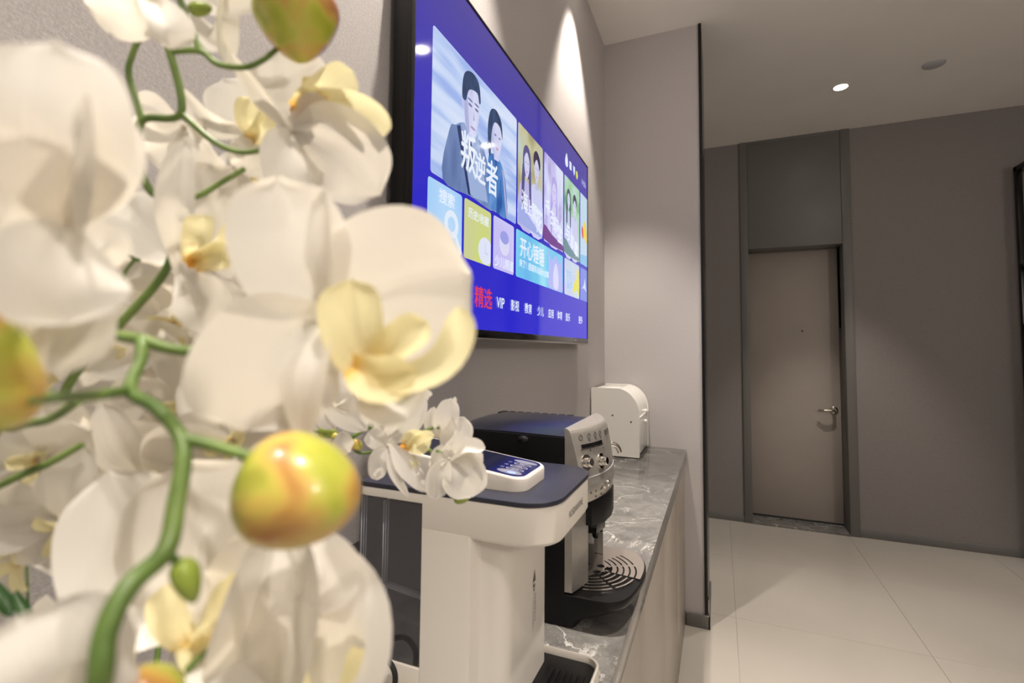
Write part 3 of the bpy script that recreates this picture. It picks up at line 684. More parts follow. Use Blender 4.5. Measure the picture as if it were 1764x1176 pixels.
# drip tray
TR = [(.289, .8285), (.3321, .8285), (.352, .830), (.3700, .8365), (.3896, .8600), (.4000, .9050), (.4045, .9580), (.4000, 1.004), (.3850, 1.040), (.3650, 1.0555), (.3426, 1.0600), (.289, 1.0600)]
def sm_open(pts, n=4):
    P = spline([(x, y, 0) for x, y in pts], n); return [(p.x, p.y) for p in P]
tro = [TR[0]] + sm_open(TR[1:-1], 4) + [TR[-1]]
def inset(pts, d, x0=.289):
    cx, cy = .33, .945; o = []
    for x, y in pts:
        vx, vy = x - cx, y - cy; l = math.hypot(vx, vy); o.append((max(x0, x - vx / l * d), y - vy / l * d))
    return o
b = NB()
rs = [[(.289 + (x - .289) * d, .945 + (y - .945) * min(1, .985 + .015 * d), z) for x, y in tro] for z, d in ((.8025, .22), (.815, .30), (.832, .84), (.839, .97), (.844, 1), (.853, 1), (.8545, .992))]
rings(b, rs); tray = obj('drip_tray', b, M['black_pl'], cm)
holes = []
def arc_slot(r, a0, a1, wd, n=5, cx=.300, cy=.945):
    o = [(cx + (r + wd / 2) * math.cos(a0 + (a1 - a0) * k / n), cy + (r + wd / 2) * math.sin(a0 + (a1 - a0) * k / n)) for k in range(n + 1)]
    i = [(cx + (r - wd / 2) * math.cos(a0 + (a1 - a0) * k / n), cy + (r - wd / 2) * math.sin(a0 + (a1 - a0) * k / n)) for k in range(n, -1, -1)]
    return o + i
for q in range(6):
    r = .034 + q * .0112
    secs = [(-1.42, -.84), (-.76, -.20), (-.12, .42), (.50, 1.02)] if q > 0 else [(-.76, -.25), (-.12, .42)]
    for a0, a1 in secs:
        pts = arc_slot(r, a0, a1, .0032)
        if all(y > .8345 and x > .293 for x, y in pts): holes.append(pts)
for cx_, cy_, rr in ((.3225, .958, .0075), (.3215, .930, .0075), (.3375, .9405, .0042)):
    holes.append([(cx_ + rr * math.cos(2 * PI * k / 18), cy_ + rr * math.sin(2 * PI * k / 18)) for k in range(18)])
b = NB(); edges = []
for lp in [inset(tro, .0035, .2905)] + holes:
    vs = [b.verts.new((x, y, .8558)) for x, y in lp]
    edges += [b.edges.new((vs[i], vs[(i + 1) % len(vs)])) for i in range(len(vs))]
bmesh.ops.triangle_fill(b, edges=edges, use_beauty=True, use_dissolve=False)
rg = bmesh.ops.extrude_face_region(b, geom=list(b.faces))
for v in [e for e in rg['geom'] if isinstance(e, bmesh.types.BMVert)]: v.co.z += .0014
obj('drip_grille', b, M['steel'], tray, smooth=False, label='silver slotted grille')
# steam wand on the far side
b = NB(); tube(b, [(.316, 1.058, 1.070), (.328, 1.066, 1.067), (.335, 1.070, 1.060), (.338, 1.072, 1.051)], [.006, .006, .0055, .005], 14)
obj('steam_wand', b, M['chrome'], cm)

# ================================================================== WATER DISPENSER
wd = thing('water_dispenser', 'white instant water dispenser with slate top and clear tank', 'water dispenser', (.2, .64, .80))
b = NB()
slab(b, rrect(.090, .1895, .540, .742, (.012, 0, 0, .012)), .8025, .8735, .001)
colo = [(.190, .540), (.2540, .540), (.2572, .5412), (.2590, .5440), (.2605, .552), (.2640, .5575), (.270, .5595)] + [(.275 + .022 * math.sin(.5 * PI * k / 6), .5820 - .022 * math.cos(.5 * PI * k / 6)) for k in range(7)]
colo += [(.297, .700)] + [(.285 + .012 * math.cos(.5 * PI * k / 5), .700 + .012 * math.sin(.5 * PI * k / 5)) for k in range(1, 6)] + [(.264, .716), (.259, .742), (.190, .742)]
slab(b, colo, .8025, 1.044)
# head: bottom edge rolled
ho = lambda d: rrect(.190, .361 - d, .540 + d, .742 - d, (.0, .045, .045, .0), 8)
rings(b, [[(x, y, z) for x, y in ho(d)] for z, d in ((1.0375, .016), (1.038, .008), (1.0405, .0025), (1.045, 0), (1.086, 0))])
slab(b, rrect(.090, .190, .540, .742, (.012, 0, 0, .012)), 1.0745, 1.086, .001)
body = obj('body', b, M['white_pl'], wd, ang=35)
b = slab(NB(), rrect(.088, .3625, .5390, .7430, (.012, .046, .046, .012), 8), 1.0863, 1.0925, .0012); obj('top_plate', b, M['greytop'], wd, label='slate blue top plate')
b = NB(); ol = rrect(.118, .3130, .5735, .6680, (.01, .020, .020, .01), 7)
ztop = lambda x: 1.1085 + (.313 - x) * .118
oi = [(x + (.192 - x) * .012, y + (.62 - y) * .03) for x, y in ol]
rings(b, [[(x, y, 1.0926) for x, y in ol], [(x, y, ztop(x) - .0025) for x, y in ol], [(x, y, ztop(x) - .0006) for x, y in [(x + (.192 - x) * .006, y + (.62 - y) * .015) for x, y in ol]], [(x, y, ztop(x)) for x, y in oi]])
cp = obj('control_pod', b, M['white_pl'], wd, ang=30, label='white raised control pod')
ol2 = rrect(.124, .3080, .5785, .6630, (.008, .016, .016, .008), 7)
b = NB(); rings(b, [[(x, y, ztop(x) - .001) for x, y in ol2], [(x, y, ztop(x) + .0006) for x, y in ol2]]); gp = obj('touch_panel', b, M['navyglass'], cp, label='dark blue touch panel')
M['bluelit'] = mat('lit_key', (.1, .12, .3), .4, emit=(.25, .35, 1.0), estr=1.6)
M['softkey'] = mat('soft_key', (.21, .215, .27), .4)
def pill(x, y, lx, ly, m, lift=.0008):
    b = NB(); o = [(x + lx * math.cos(2 * PI * k / 20), y + ly * math.sin(2 * PI * k / 20)) for k in range(20)]
    rings(b, [[(a, c, ztop(a) + .0003) for a, c in o], [(a, c, ztop(a) + lift) for a, c in o]]); return obj('touch_key', b, m, gp)
pill(.286, .592, .0170, .0085, M['softkey']); pill(.290, .5900, .0060, .0042, M['bluelit'], .0011); pill(.287, .648, .017, .0065, M['softkey'])
SL = Vector((1, 0, -.118)).normalized()
for y, s in ((.606, '30ML'), (.620, '50ML'), (.634, '99C')):
    b = NB(); lp = lambda q: [(.288 + (.0125 - q) * math.cos(2 * PI * k / 20), y + (.0048 - q) * math.sin(2 * PI * k / 20)) for k in range(20)]
    rings(b, [[(a, c, ztop(a) + .0009) for a, c in lp(0)], [(a, c, ztop(a) + .0009) for a, c in lp(.0011)]], cap=False); obj('key_ring', b, M['icon_light'], gp)
    text('key_mark', s, .0050, (.288, y, ztop(.288) + .0010), (1, 0, -.118), (0, 1, 0), M['icon_light'], gp)
    text('key_mark', '///', .0060, (.270, y, ztop(.270) + .0010), (1, 0, -.118), (0, 1, 0), M['icon_light'], gp)
text('brand_lettering', 'ROSDANWNE', .0125, (.3614, .640, 1.0625), (0, 1, 0), (0, 0, 1), M['icon'], body, sx=.82)
b = NB(); x = .2974
for pts in ([(.6515, .9500), (.6630, .9500), (.6590, .9650)], [(.6520, .9475), (.6600, .9475), (.6520, .9430)], [(.6605, .9465), (.6605, .9420), (.6530, .9420)], [(.6530, .9405), (.6600, .9405), (.6570, .9365)]):
    b.faces.new([b.verts.new((x, y_, z_)) for y_, z_ in pts])
obj('emblem', b, M['icon'], body, smooth=False, label='small dark arrow emblem')
text('side_lettering', 'ENERGY', .0105, (x, .6605, .914), (0, 0, -1), (0, 1, 0), M['sensor'], body, sx=1.0)
text('side_lettering', 'drinking machine', .0060, (x, .6535, .908), (0, 0, -1), (0, 1, 0), M['sensor'], body, sx=1.0)
# clear tank in the side bay
tx0, tx1, ty0, ty1, tz0, tz1 = .0915, .1885, .5425, .738, .8745, 1.0735
b = NB(); k = .0024
box(b, tx0, tx1, ty0, ty0 + k, tz0, tz1); box(b, tx0, tx1, ty1 - k, ty1, tz0, tz1); box(b, tx0, tx0 + k, ty0 + k, ty1 - k, tz0, tz1); box(b, tx1 - k, tx1, ty0 + k, ty1 - k, tz0, tz1); box(b, tx0 + k, tx1 - k, ty0 + k, ty1 - k, tz0, tz0 + k)
tank = obj('water_tank', b, M['clear'], wd, smooth=False, label='clear plastic water tank')
b = NB(); rings(b, [[(x, y, .9560 + (.19 - x) * .10) for x, y in rrect(tx0 + .004, tx1 - .004, ty0 + .004, ty1 - .004, .012)], [(x, y, .9595 + (.19 - x) * .10) for x, y in rrect(tx0 + .004, tx1 - .004, ty0 + .004, ty1 - .004, .012)]]); obj('inner_shelf', b, M['smoke'], tank)
b = box(NB(), .1275, .130, .56, .70, .880, .950); obj('divider', b, M['smoke'], tank)
b = box(NB(), .148, .1505, .56, .72, .968, 1.06); obj('divider', b, M['smoke'], tank)
for x, y, z, r in ((.140, .60, .905, .010), (.160, .60, .905, .010), (.150, .575, .883, .010)):
    b = lathe(NB(), (x, y, z), (0, -1, .3), [(0, r), (.006, r), (.008, r * .6), (.014, r * .55)], 16); obj('valve', b, M['clear'], tank)
b = box(NB(), .172, .186, .56, .585, .977, 1.003, .003); obj('float', b, M['white_pl'], tank)
b = box(NB(), .1800, .1880, .550, .578, .8770, .905, .003); obj('float', b, M['white_pl'], tank)
for x, y in ((.1295, .5435), (.0940, .5435), (.0940, .736), (.150, .736)):
    b = box(NB(), x - .0007, x + .0007, y - .0007, y + .0007, .878, 1.070); obj('tank_edge', b, M['edge'], tank)
b = NB(); rings(b, [[(.0940, .5445, .9545 + .009), (.187, .5445, .9545 + .0003), (.187, .5460, .9545 + .0003), (.0940, .5460, .9545 + .009)], [(.0940, .5445, .9575 + .009), (.187, .5445, .9575 + .0003), (.187, .5460, .9575 + .0003), (.0940, .5460, .9575 + .009)]]); obj('shelf_lip', b, M['edge'], tank)
# drip tray
b = NB(); to = rrect(.235, .3755, .566, .7275, (.006, .022, .022, .006), 7); ti = rrect(.238, .3718, .5695, .7240, (.004, .019, .019, .004), 7)
rings(b, [[(x, y, .8025) for x, y in to], [(x, y, .8265) for x, y in to], [(x, y, .8280) for x, y in [((p[0] + q[0]) / 2, (p[1] + q[1]) / 2) for p, q in zip(to, ti)]], [(x, y, .8265) for x, y in ti], [(x, y, .812) for x, y in ti]]); tr = obj('drip_tray', b, M['white_pl'], wd, ang=50)
b = slab(NB(), rrect(.2395, .3705, .571, .7225, (.004, .018, .018, .004), 7), .8121, .8190, .001); lin = obj('tray_liner', b, M['black_pl'], tr)
for q in range(6):
    x0 = .312 + .0088 * q
    b = box(NB(), x0, x0 + .0045, .612, .690, .8188, .8215, .0008); obj('tray_rib', b, M['black_pl'], lin)
b = lathe(NB(), (.318, .598, .8188), (0, 0, 1), [(0, .018), (.003, .018), (.0035, .013), (.001, .010), (.001, .001)], 22); obj('drain', b, M['black_gl'], lin)
# its cord
pc = thing('power_cord', 'black power cord looping beside the water dispenser tank', 'cord', (.15, .52, .80))
b = NB(); tube(b, [(.029, .640, .93), (.050, .60, .905), (.068, .555, .872), (.086, .5280, .860), (.110, .5250, .866), (.1332, .5215, .8845), (.1506, .5200, .8905), (.1640, .5200, .8830), (.1690, .5200, .8710), (.1660, .5200, .8560), (.150, .521, .835), (.11, .524, .812), (.05, .528, .8045)], .0034, 10, 6); obj('cable', b, M['rubber'], pc)
b = box(NB(), .1600, .1720, .5155, .5245, .842, .8600, .002); obj('cable_tag', b, M['yellow_tag'], pc, label='yellow tag')
b = slab(NB(), rrect(.001, .029, .622, .664, .008), .905, .962, .003); obj('plug', b, M['black_pl'], pc)

# ================================================================== ORCHIDS (positions in metres)
SPRAYS = [
 dict(name='orchid_spray', label='nearest blurred white orchid spray with thick green stem and large yellow buds',
  stems=[([(0.22, 0.15, 0.87), (0.29, 0.11, 0.99), (0.389, 0.0752, 1.1662), (0.4049, 0.0716, 1.1916), (0.4044, 0.0729, 1.2036), (0.4028, 0.0783, 1.2114), (0.4008, 0.088, 1.2161), (0.3963, 0.0932, 1.2257), (0.3903, 0.0984, 1.241), (0.3763, 0.0997, 1.2503), (0.362, 0.0999, 1.2555), (0.3544, 0.1071, 1.2649), (0.347, 0.1111, 1.2719)], (0.0024, 0.0024, 0.0026, 0.0026, 0.0024, 0.0021, 0.002, 0.0019)), ([(0.362, 0.0999, 1.2555), (0.3704, 0.0839, 1.2554), (0.3862, 0.0687, 1.2571), (0.3927, 0.0605, 1.2574)], (0.0017, 0.0015)), ([(0.3898, 0.0992, 1.2425), (0.398, 0.1028, 1.2404), (0.4083, 0.1061, 1.2376), (0.413, 0.1082, 1.2353)], (0.0019, 0.0015)), ([(0.4008, 0.088, 1.2161), (0.4025, 0.09, 1.2126), (0.4033, 0.0916, 1.2096)], (0.0013, 0.0011)), ([(0.347, 0.1111, 1.2719), (0.3342, 0.1112, 1.2733), (0.3212, 0.111, 1.2759), (0.3116, 0.1068, 1.2804)], (0.0021, 0.0017)), ([(0.347, 0.1111, 1.2719), (0.3548, 0.1157, 1.2689), (0.3643, 0.1208, 1.2681), (0.3837, 0.1297, 1.2712), (0.405, 0.1382, 1.2777)], (0.0021, 0.0016))],
  buds=[((0.4221, 0.1124, 1.2277), (0.9312, 0.3292, -0.1568), 0.0349, 0.0324, 'bud', 0.2), ((0.3871, 0.0578, 1.2638), (0.1781, -0.2753, 0.9447), 0.0278, 0.0155, 'bud', 0.2), ((0.404, 0.092, 1.2072), (0.2865, 0.1774, -0.9415), 0.0124, 0.0068, 'budgreen', 0.35), ((0.401, 0.0847, 1.1811), (-0.104, -0.5199, 0.8479), 0.0162, 0.0154, 'bud', 0.2)],
  flowers=[
   dict(c=(0.4094, 0.1335, 1.2774), p=[
    ('petal', 'round', [(0.4098, 0.1335, 1.2805), (0.405, 0.1228, 1.3003), (0.4001, 0.1202, 1.3265)], 0.0374, (0.7191, -0.6746, -0.1665), -8, 0.1, 0.05),
    ('sepal', 'sepal', [(0.4119, 0.1322, 1.2803), (0.4138, 0.1274, 1.3025), (0.4108, 0.1291, 1.3256)], 0.0139, (0.6805, -0.71, -0.1811), 52, 0.15, 0.02),
    ('petal', 'round', [(0.4095, 0.1333, 1.2825), (0.4025, 0.1184, 1.2646), (0.3926, 0.1178, 1.2422)], 0.0455, (0.7476, -0.6635, 0.0303), 10, 0.1, 0.05),
    ('sepal', 'sepal', [(0.4118, 0.1323, 1.2784), (0.4146, 0.1237, 1.26), (0.4107, 0.1255, 1.238)], 0.0193, (0.699, -0.7128, 0.0576), -48, 0.2, 0.02),
    ('petal', 'round', [(0.4065, 0.1367, 1.2755), (0.4259, 0.1505, 1.2898), (0.4512, 0.1627, 1.2974)], 0.0616, (0.5868, -0.8028, -0.1056), -6, 0.06, 0.03),
    ('sepal', 'sepal', [(0.421, 0.1413, 1.2634), (0.4339, 0.1409, 1.2519), (0.4396, 0.1414, 1.2459)], 0.0239, (0.5832, -0.8057, 0.1035), 8, 0.18, 0.02),
    ('lip', 'strap', [(0.4254, 0.1391, 1.2585), (0.4232, 0.1329, 1.2753), (0.4202, 0.1328, 1.2927)], 0.0207, (0.6465, -0.7623, -0.0304), 10, 0.25, 0.03),
    ('lip', 'strap', [(0.4216, 0.1353, 1.2592), (0.4394, 0.1362, 1.259), (0.4518, 0.1411, 1.2644), (0.4566, 0.1446, 1.2746), (0.455, 0.1456, 1.2838)], 0.0116, (0.5117, -0.8585, 0.0341), 12, 0.25, 0.03),
    ('lip', 'strap', [(0.4219, 0.133, 1.2636), (0.433, 0.1324, 1.2601), (0.4444, 0.137, 1.2621)], 0.0153, (0.6126, -0.7882, 0.0589), -10, 0.25, 0.03),
    ('lip', 'strap', [(0.4242, 0.1404, 1.2655), (0.436, 0.1406, 1.2716), (0.4437, 0.1456, 1.2785)], 0.0132, (0.5792, -0.8151, -0.0093), 14, 0.35, 0.03),
   ]),
   dict(c=(0.3835, 0.0705, 1.299), p=[
    ('petal', 'round', [(0.3872, 0.0688, 1.2983), (0.4012, 0.0606, 1.3168), (0.3975, 0.0599, 1.3389)], 0.0269, (0.8694, -0.3911, -0.3021), 6, 0.12, 0.05),
    ('petal', 'round', [(0.3858, 0.0704, 1.2988), (0.4016, 0.0697, 1.312), (0.4002, 0.0703, 1.3282)], 0.0135, (0.8552, -0.4439, -0.2675), -28, 0.15, 0.05),
    ('petal', 'round', [(0.3863, 0.0684, 1.2983), (0.3883, 0.0579, 1.3084), (0.3792, 0.0512, 1.3205)], 0.0269, (0.9048, -0.3549, -0.2354), 18, 0.12, 0.05),
    ('sepal', 'sepal', [(0.3926, 0.0691, 1.2944), (0.4041, 0.0644, 1.3085), (0.4044, 0.0634, 1.3269)], 0.0081, (0.869, -0.4246, -0.2539), 58, 0.1, 0.02),
    ('petal', 'round', [(0.3894, 0.0675, 1.2993), (0.3965, 0.0637, 1.2849), (0.3967, 0.0655, 1.2744)], 0.0272, (0.9053, -0.4137, -0.0968), 25, 0.1, 0.05),
   ]),
   dict(c=(0.3651, 0.074, 1.2942), p=[
    ('petal', 'round', [(0.3662, 0.0722, 1.2953), (0.3793, 0.0711, 1.2778), (0.3788, 0.074, 1.2622)], 0.0243, (0.9096, -0.413, -0.0453), 8, 0.12, 0.05),
    ('sepal', 'sepal', [(0.37, 0.0707, 1.2932), (0.3774, 0.0637, 1.2801), (0.3721, 0.0618, 1.2745)], 0.0159, (0.9263, -0.3723, -0.059), -15, 0.15, 0.02),
    ('sepal', 'sepal', [(0.3683, 0.0732, 1.2938), (0.3812, 0.0805, 1.2975), (0.3747, 0.0836, 1.2903)], 0.0112, (0.8763, -0.456, -0.1558), 30, 0.15, 0.02),
   ]),
   dict(c=(0.3553, 0.1317, 1.1658), p=[
    ('petal', 'round', [(0.3533, 0.132, 1.1652), (0.3289, 0.1273, 1.1831), (0.3124, 0.1215, 1.22)], 0.0483, (0.8021, -0.4933, 0.3367), 14, 0.12, 0.05),
    ('petal', 'round', [(0.3534, 0.1343, 1.1641), (0.345, 0.1378, 1.193), (0.3381, 0.1352, 1.2242)], 0.0536, (0.7707, -0.5563, 0.3108), -6, 0.1, 0.05),
    ('sepal', 'sepal', [(0.3576, 0.1316, 1.1653), (0.3732, 0.135, 1.1815), (0.374, 0.1384, 1.2025)], 0.0281, (0.7099, -0.589, 0.3861), 18, 0.14, 0.02),
    ('sepal', 'sepal', [(0.3592, 0.1279, 1.1665), (0.346, 0.1176, 1.1738), (0.3325, 0.1126, 1.1633)], 0.025, (0.7808, -0.4836, 0.3956), -12, 0.12, 0.02),
    ('petal', 'round', [(0.3611, 0.1287, 1.1655), (0.3818, 0.1289, 1.1622), (0.3909, 0.1338, 1.1421)], 0.041, (0.6759, -0.5654, 0.4728), 10, 0.1, 0.05),
    ('lip', 'strap', [(0.3601, 0.1264, 1.1614), (0.3596, 0.1189, 1.1751), (0.3554, 0.1186, 1.1862)], 0.0127, (0.7571, -0.5106, 0.4075), 25, 0.3, 0.03),
    ('lip', 'strap', [(0.362, 0.1272, 1.1604), (0.3749, 0.1252, 1.1762), (0.377, 0.1274, 1.1905)], 0.0154, (0.7172, -0.5577, 0.4178), -20, 0.3, 0.03),
    ('lip', 'round', [(0.3622, 0.1226, 1.1658), (0.368, 0.1208, 1.1643), (0.3687, 0.1237, 1.158)], 0.0097, (0.7228, -0.5201, 0.455), 0, 0.3, 0.03),
   ]),
   dict(c=(0.3906, 0.1364, 1.2066), p=[
    ('petal', 'round', [(0.387, 0.1371, 1.2058), (0.3894, 0.1286, 1.1834), (0.377, 0.1276, 1.15)], 0.0307, (0.6868, -0.6029, 0.406), 30, 0.16, 0.05),
    ('petal', 'round', [(0.3909, 0.1388, 1.2048), (0.3986, 0.1325, 1.1815), (0.391, 0.1334, 1.1491)], 0.0307, (0.6528, -0.63, 0.4208), -35, 0.2, 0.05),
    ('sepal', 'sepal', [(0.3913, 0.141, 1.2062), (0.4039, 0.143, 1.1879), (0.4008, 0.1426, 1.1733)], 0.0232, (0.6249, -0.677, 0.3887), 18, 0.16, 0.02),
    ('petal', 'round', [(0.3921, 0.1461, 1.1994), (0.4086, 0.1503, 1.1712), (0.4068, 0.1538, 1.1366)], 0.0313, (0.5777, -0.6821, 0.4484), -14, 0.12, 0.05),
    ('lip', 'strap', [(0.3964, 0.1514, 1.1767), (0.4026, 0.1483, 1.1626), (0.3949, 0.1485, 1.1419)], 0.0239, (0.5886, -0.6548, 0.4742), 10, 0.2, 0.03),
    ('lip', 'strap', [(0.3937, 0.1485, 1.1711), (0.3887, 0.1427, 1.1603), (0.373, 0.1392, 1.146)], 0.0195, (0.6331, -0.6137, 0.4718), 0, 0.2, 0.03),
   ]),
   dict(c=(0.3826, 0.0718, 1.1788), p=[
    ('petal', 'round', [(0.3853, 0.0754, 1.1745), (0.3879, 0.0688, 1.1928), (0.3804, 0.0672, 1.205)], 0.0363, (0.8197, -0.3811, 0.4276), 10, 0.1, 0.05),
    ('petal', 'round', [(0.3787, 0.0726, 1.1744), (0.3968, 0.075, 1.1888), (0.4017, 0.0787, 1.1959)], 0.0155, (0.7829, -0.4221, 0.457), -20, 0.12, 0.05),
   ]),
  ]),
 dict(name='orchid_spray', label='tall zigzag white orchid spray reaching the top edge, one yellow bud hanging from it',
  stems=[([(0.18, 0.17, 0.87), (0.2, 0.16, 0.98), (0.1836, 0.1522, 1.1725), (0.2268, 0.1445, 1.2385), (0.2479, 0.1463, 1.2646), (0.2647, 0.1492, 1.2796), (0.2855, 0.1563, 1.3053), (0.2908, 0.1573, 1.3252), (0.2878, 0.1552, 1.3408), (0.2811, 0.151, 1.3447), (0.2771, 0.1475, 1.3584), (0.2786, 0.1469, 1.3787), (0.2961, 0.154, 1.3825), (0.2934, 0.1489, 1.4114), (0.2883, 0.1462, 1.422), (0.2842, 0.1434, 1.4415)], (0.0022, 0.0022, 0.0021, 0.002, 0.0019, 0.0018, 0.0018, 0.0018, 0.0017)), ([(0.2934, 0.1489, 1.4114), (0.308, 0.154, 1.4109), (0.3166, 0.1568, 1.4043), (0.329, 0.161, 1.4022), (0.338, 0.1635, 1.405), (0.3447, 0.166, 1.4106)], (0.0016, 0.0013)), ([(0.308, 0.154, 1.4109), (0.303, 0.1511, 1.4242), (0.2981, 0.1482, 1.4395)], (0.0016, 0.0015)), ([(0.2786, 0.1469, 1.3787), (0.2729, 0.1433, 1.4006), (0.2746, 0.1434, 1.4105), (0.2784, 0.1444, 1.4204)], (0.0016, 0.0013)), ([(0.2961, 0.154, 1.3825), (0.3092, 0.1623, 1.3694), (0.3205, 0.1694, 1.3655), (0.3337, 0.1769, 1.3693)], (0.0015, 0.0013)), ([(0.2878, 0.1552, 1.3408), (0.299, 0.1618, 1.3435), (0.3069, 0.1679, 1.3512), (0.3156, 0.1743, 1.3596)], (0.0015, 0.0013))],
  buds=[((0.3534, 0.169, 1.4217), (0.0891, 0.0396, -0.9952), 0.0357, 0.0352, 'bud', 0.48), ((0.3073, 0.1535, 1.4319), (0.9174, 0.3801, 0.118), 0.0112, 0.0067, 'budgreen', 0.2)],
  flowers=[
   dict(c=(0.34, 0.1811, 1.378), p=[
    ('petal', 'round', [(0.3368, 0.184, 1.3807), (0.3304, 0.1864, 1.4051), (0.3238, 0.1867, 1.4268)], 0.0423, (0.6659, -0.604, -0.4378), 10, 0.08, 0.05),
    ('sepal', 'sepal', [(0.3394, 0.1799, 1.3776), (0.3283, 0.171, 1.3948), (0.3129, 0.1655, 1.4153)], 0.0115, (0.7002, -0.5767, -0.4209), 45, 0.2, 0.02),
    ('petal', 'round', [(0.3416, 0.1796, 1.378), (0.3684, 0.183, 1.3636), (0.384, 0.1949, 1.3446)], 0.0427, (0.6317, -0.6902, -0.353), -14, 0.1, 0.05),
    ('petal', 'round', [(0.3408, 0.1793, 1.3772), (0.3464, 0.1742, 1.3569), (0.3508, 0.1814, 1.34)], 0.0299, (0.6975, -0.6412, -0.3199), 20, 0.16, 0.05),
    ('sepal', 'sepal', [(0.3403, 0.179, 1.38), (0.3622, 0.1793, 1.3822), (0.3801, 0.1876, 1.367)], 0.0226, (0.6346, -0.6551, -0.4099), 30, 0.18, 0.02),
    ('lip', 'strap', [(0.343, 0.1797, 1.3873), (0.3623, 0.1788, 1.392), (0.3721, 0.1864, 1.4049)], 0.0176, (0.6256, -0.6444, -0.4397), 0, 0.25, 0.03),
    ('lip', 'strap', [(0.346, 0.1786, 1.3898), (0.3714, 0.1807, 1.3855), (0.3841, 0.1864, 1.3787), (0.3873, 0.1905, 1.3699)], 0.0146, (0.5754, -0.7065, -0.412), 10, 0.2, 0.03),
    ('lip', 'strap', [(0.3467, 0.177, 1.3854), (0.3557, 0.178, 1.3944), (0.3505, 0.1758, 1.3957)], 0.0096, (0.6386, -0.6308, -0.4408), 0, 0.3, 0.03),
   ]),
   dict(c=(0.3036, 0.1893, 1.3874), p=[
    ('petal', 'round', [(0.3012, 0.1905, 1.3883), (0.2881, 0.1884, 1.4045), (0.2783, 0.1877, 1.4212)], 0.0285, (0.7308, -0.5556, -0.3966), 5, 0.1, 0.05),
    ('sepal', 'sepal', [(0.3036, 0.1893, 1.3874), (0.2854, 0.1773, 1.3902), (0.2663, 0.1703, 1.4098)], 0.0145, (0.76, -0.5379, -0.3647), 35, 0.2, 0.02),
    ('sepal', 'sepal', [(0.3035, 0.1894, 1.3859), (0.3048, 0.1852, 1.3737), (0.2952, 0.1827, 1.3669)], 0.0188, (0.7365, -0.5902, -0.3305), 0, 0.15, 0.02),
    ('lip', 'strap', [(0.3053, 0.188, 1.385), (0.3071, 0.1819, 1.3901), (0.3066, 0.1832, 1.4025)], 0.0124, (0.724, -0.5756, -0.3801), 10, 0.3, 0.03),
    ('lip', 'strap', [(0.3023, 0.1869, 1.3818), (0.3133, 0.1848, 1.3849), (0.3151, 0.1872, 1.3942)], 0.0106, (0.7151, -0.5937, -0.3691), -10, 0.3, 0.03),
   ]),
   dict(c=(0.259, 0.1759, 1.3925), p=[
    ('petal', 'round', [(0.2631, 0.1787, 1.392), (0.2595, 0.1714, 1.3807), (0.2456, 0.1681, 1.376)], 0.0352, (0.8045, -0.4989, -0.3222), 5, 0.1, 0.05),
    ('petal', 'round', [(0.261, 0.1779, 1.3913), (0.2722, 0.179, 1.3785), (0.2768, 0.1829, 1.3816)], 0.0306, (0.7832, -0.5317, -0.3223), -10, 0.12, 0.05),
    ('sepal', 'sepal', [(0.2601, 0.1774, 1.3929), (0.2474, 0.1694, 1.4015), (0.2381, 0.1676, 1.4047)], 0.0162, (0.8026, -0.4712, -0.3658), 10, 0.1, 0.02),
   ]),
   dict(c=(0.2996, 0.1312, 1.4259), p=[
    ('petal', 'round', [(0.3071, 0.1364, 1.4261), (0.3013, 0.1261, 1.4141), (0.2827, 0.1203, 1.4183)], 0.023, (0.7747, -0.4164, -0.4759), 30, 0.12, 0.05),
    ('petal', 'round', [(0.3028, 0.1345, 1.4287), (0.3163, 0.1326, 1.4092), (0.3167, 0.1355, 1.3991)], 0.0204, (0.7524, -0.4543, -0.4769), 30, 0.15, 0.05),
    ('petal', 'round', [(0.2917, 0.1597, 1.4386), (0.2975, 0.1607, 1.4256), (0.3083, 0.1677, 1.4197)], 0.0176, (0.7293, -0.4916, -0.476), 30, 0.2, 0.05),
    ('petal', 'round', [(0.3109, 0.1668, 1.4534), (0.3102, 0.1635, 1.4303), (0.3071, 0.1676, 1.4123)], 0.0134, (0.702, -0.5085, -0.4986), 40, 0.2, 0.05),
    ('petal', 'round', [(0.2837, 0.1556, 1.4502), (0.309, 0.1623, 1.4418), (0.3243, 0.1728, 1.4462)], 0.0175, (0.6926, -0.4954, -0.5244), 20, 0.2, 0.05),
   ]),
   dict(c=(0.3116, 0.1454, 1.3064), p=[
    ('sepal', 'sepal', [(0.3143, 0.1446, 1.3022), (0.322, 0.1374, 1.3308), (0.3234, 0.1385, 1.3596)], 0.0147, (0.8183, -0.5256, -0.2326), 14, 0.25, 0.02),
    ('petal', 'round', [(0.287, 0.1599, 1.3101), (0.2664, 0.1579, 1.3274), (0.2477, 0.1554, 1.3483)], 0.031, (0.8486, -0.4972, -0.1807), -10, 0.14, 0.05),
    ('petal', 'round', [(0.286, 0.1648, 1.3124), (0.297, 0.1743, 1.3376), (0.3006, 0.1786, 1.3638)], 0.033, (0.7875, -0.5746, -0.2228), 8, 0.12, 0.05),
    ('sepal', 'sepal', [(0.287, 0.16, 1.3072), (0.2672, 0.1621, 1.2981), (0.2534, 0.1611, 1.2918)], 0.0208, (0.8528, -0.5145, -0.0892), 10, 0.15, 0.02),
    ('sepal', 'sepal', [(0.3152, 0.145, 1.3022), (0.3261, 0.1481, 1.2892), (0.3273, 0.1538, 1.2753)], 0.0233, (0.8147, -0.5751, -0.0746), -12, 0.15, 0.02),
    ('lip', 'strap', [(0.3215, 0.1452, 1.3058), (0.333, 0.1407, 1.3156), (0.3323, 0.142, 1.326)], 0.012, (0.8081, -0.5604, -0.1816), 20, 0.3, 0.03),
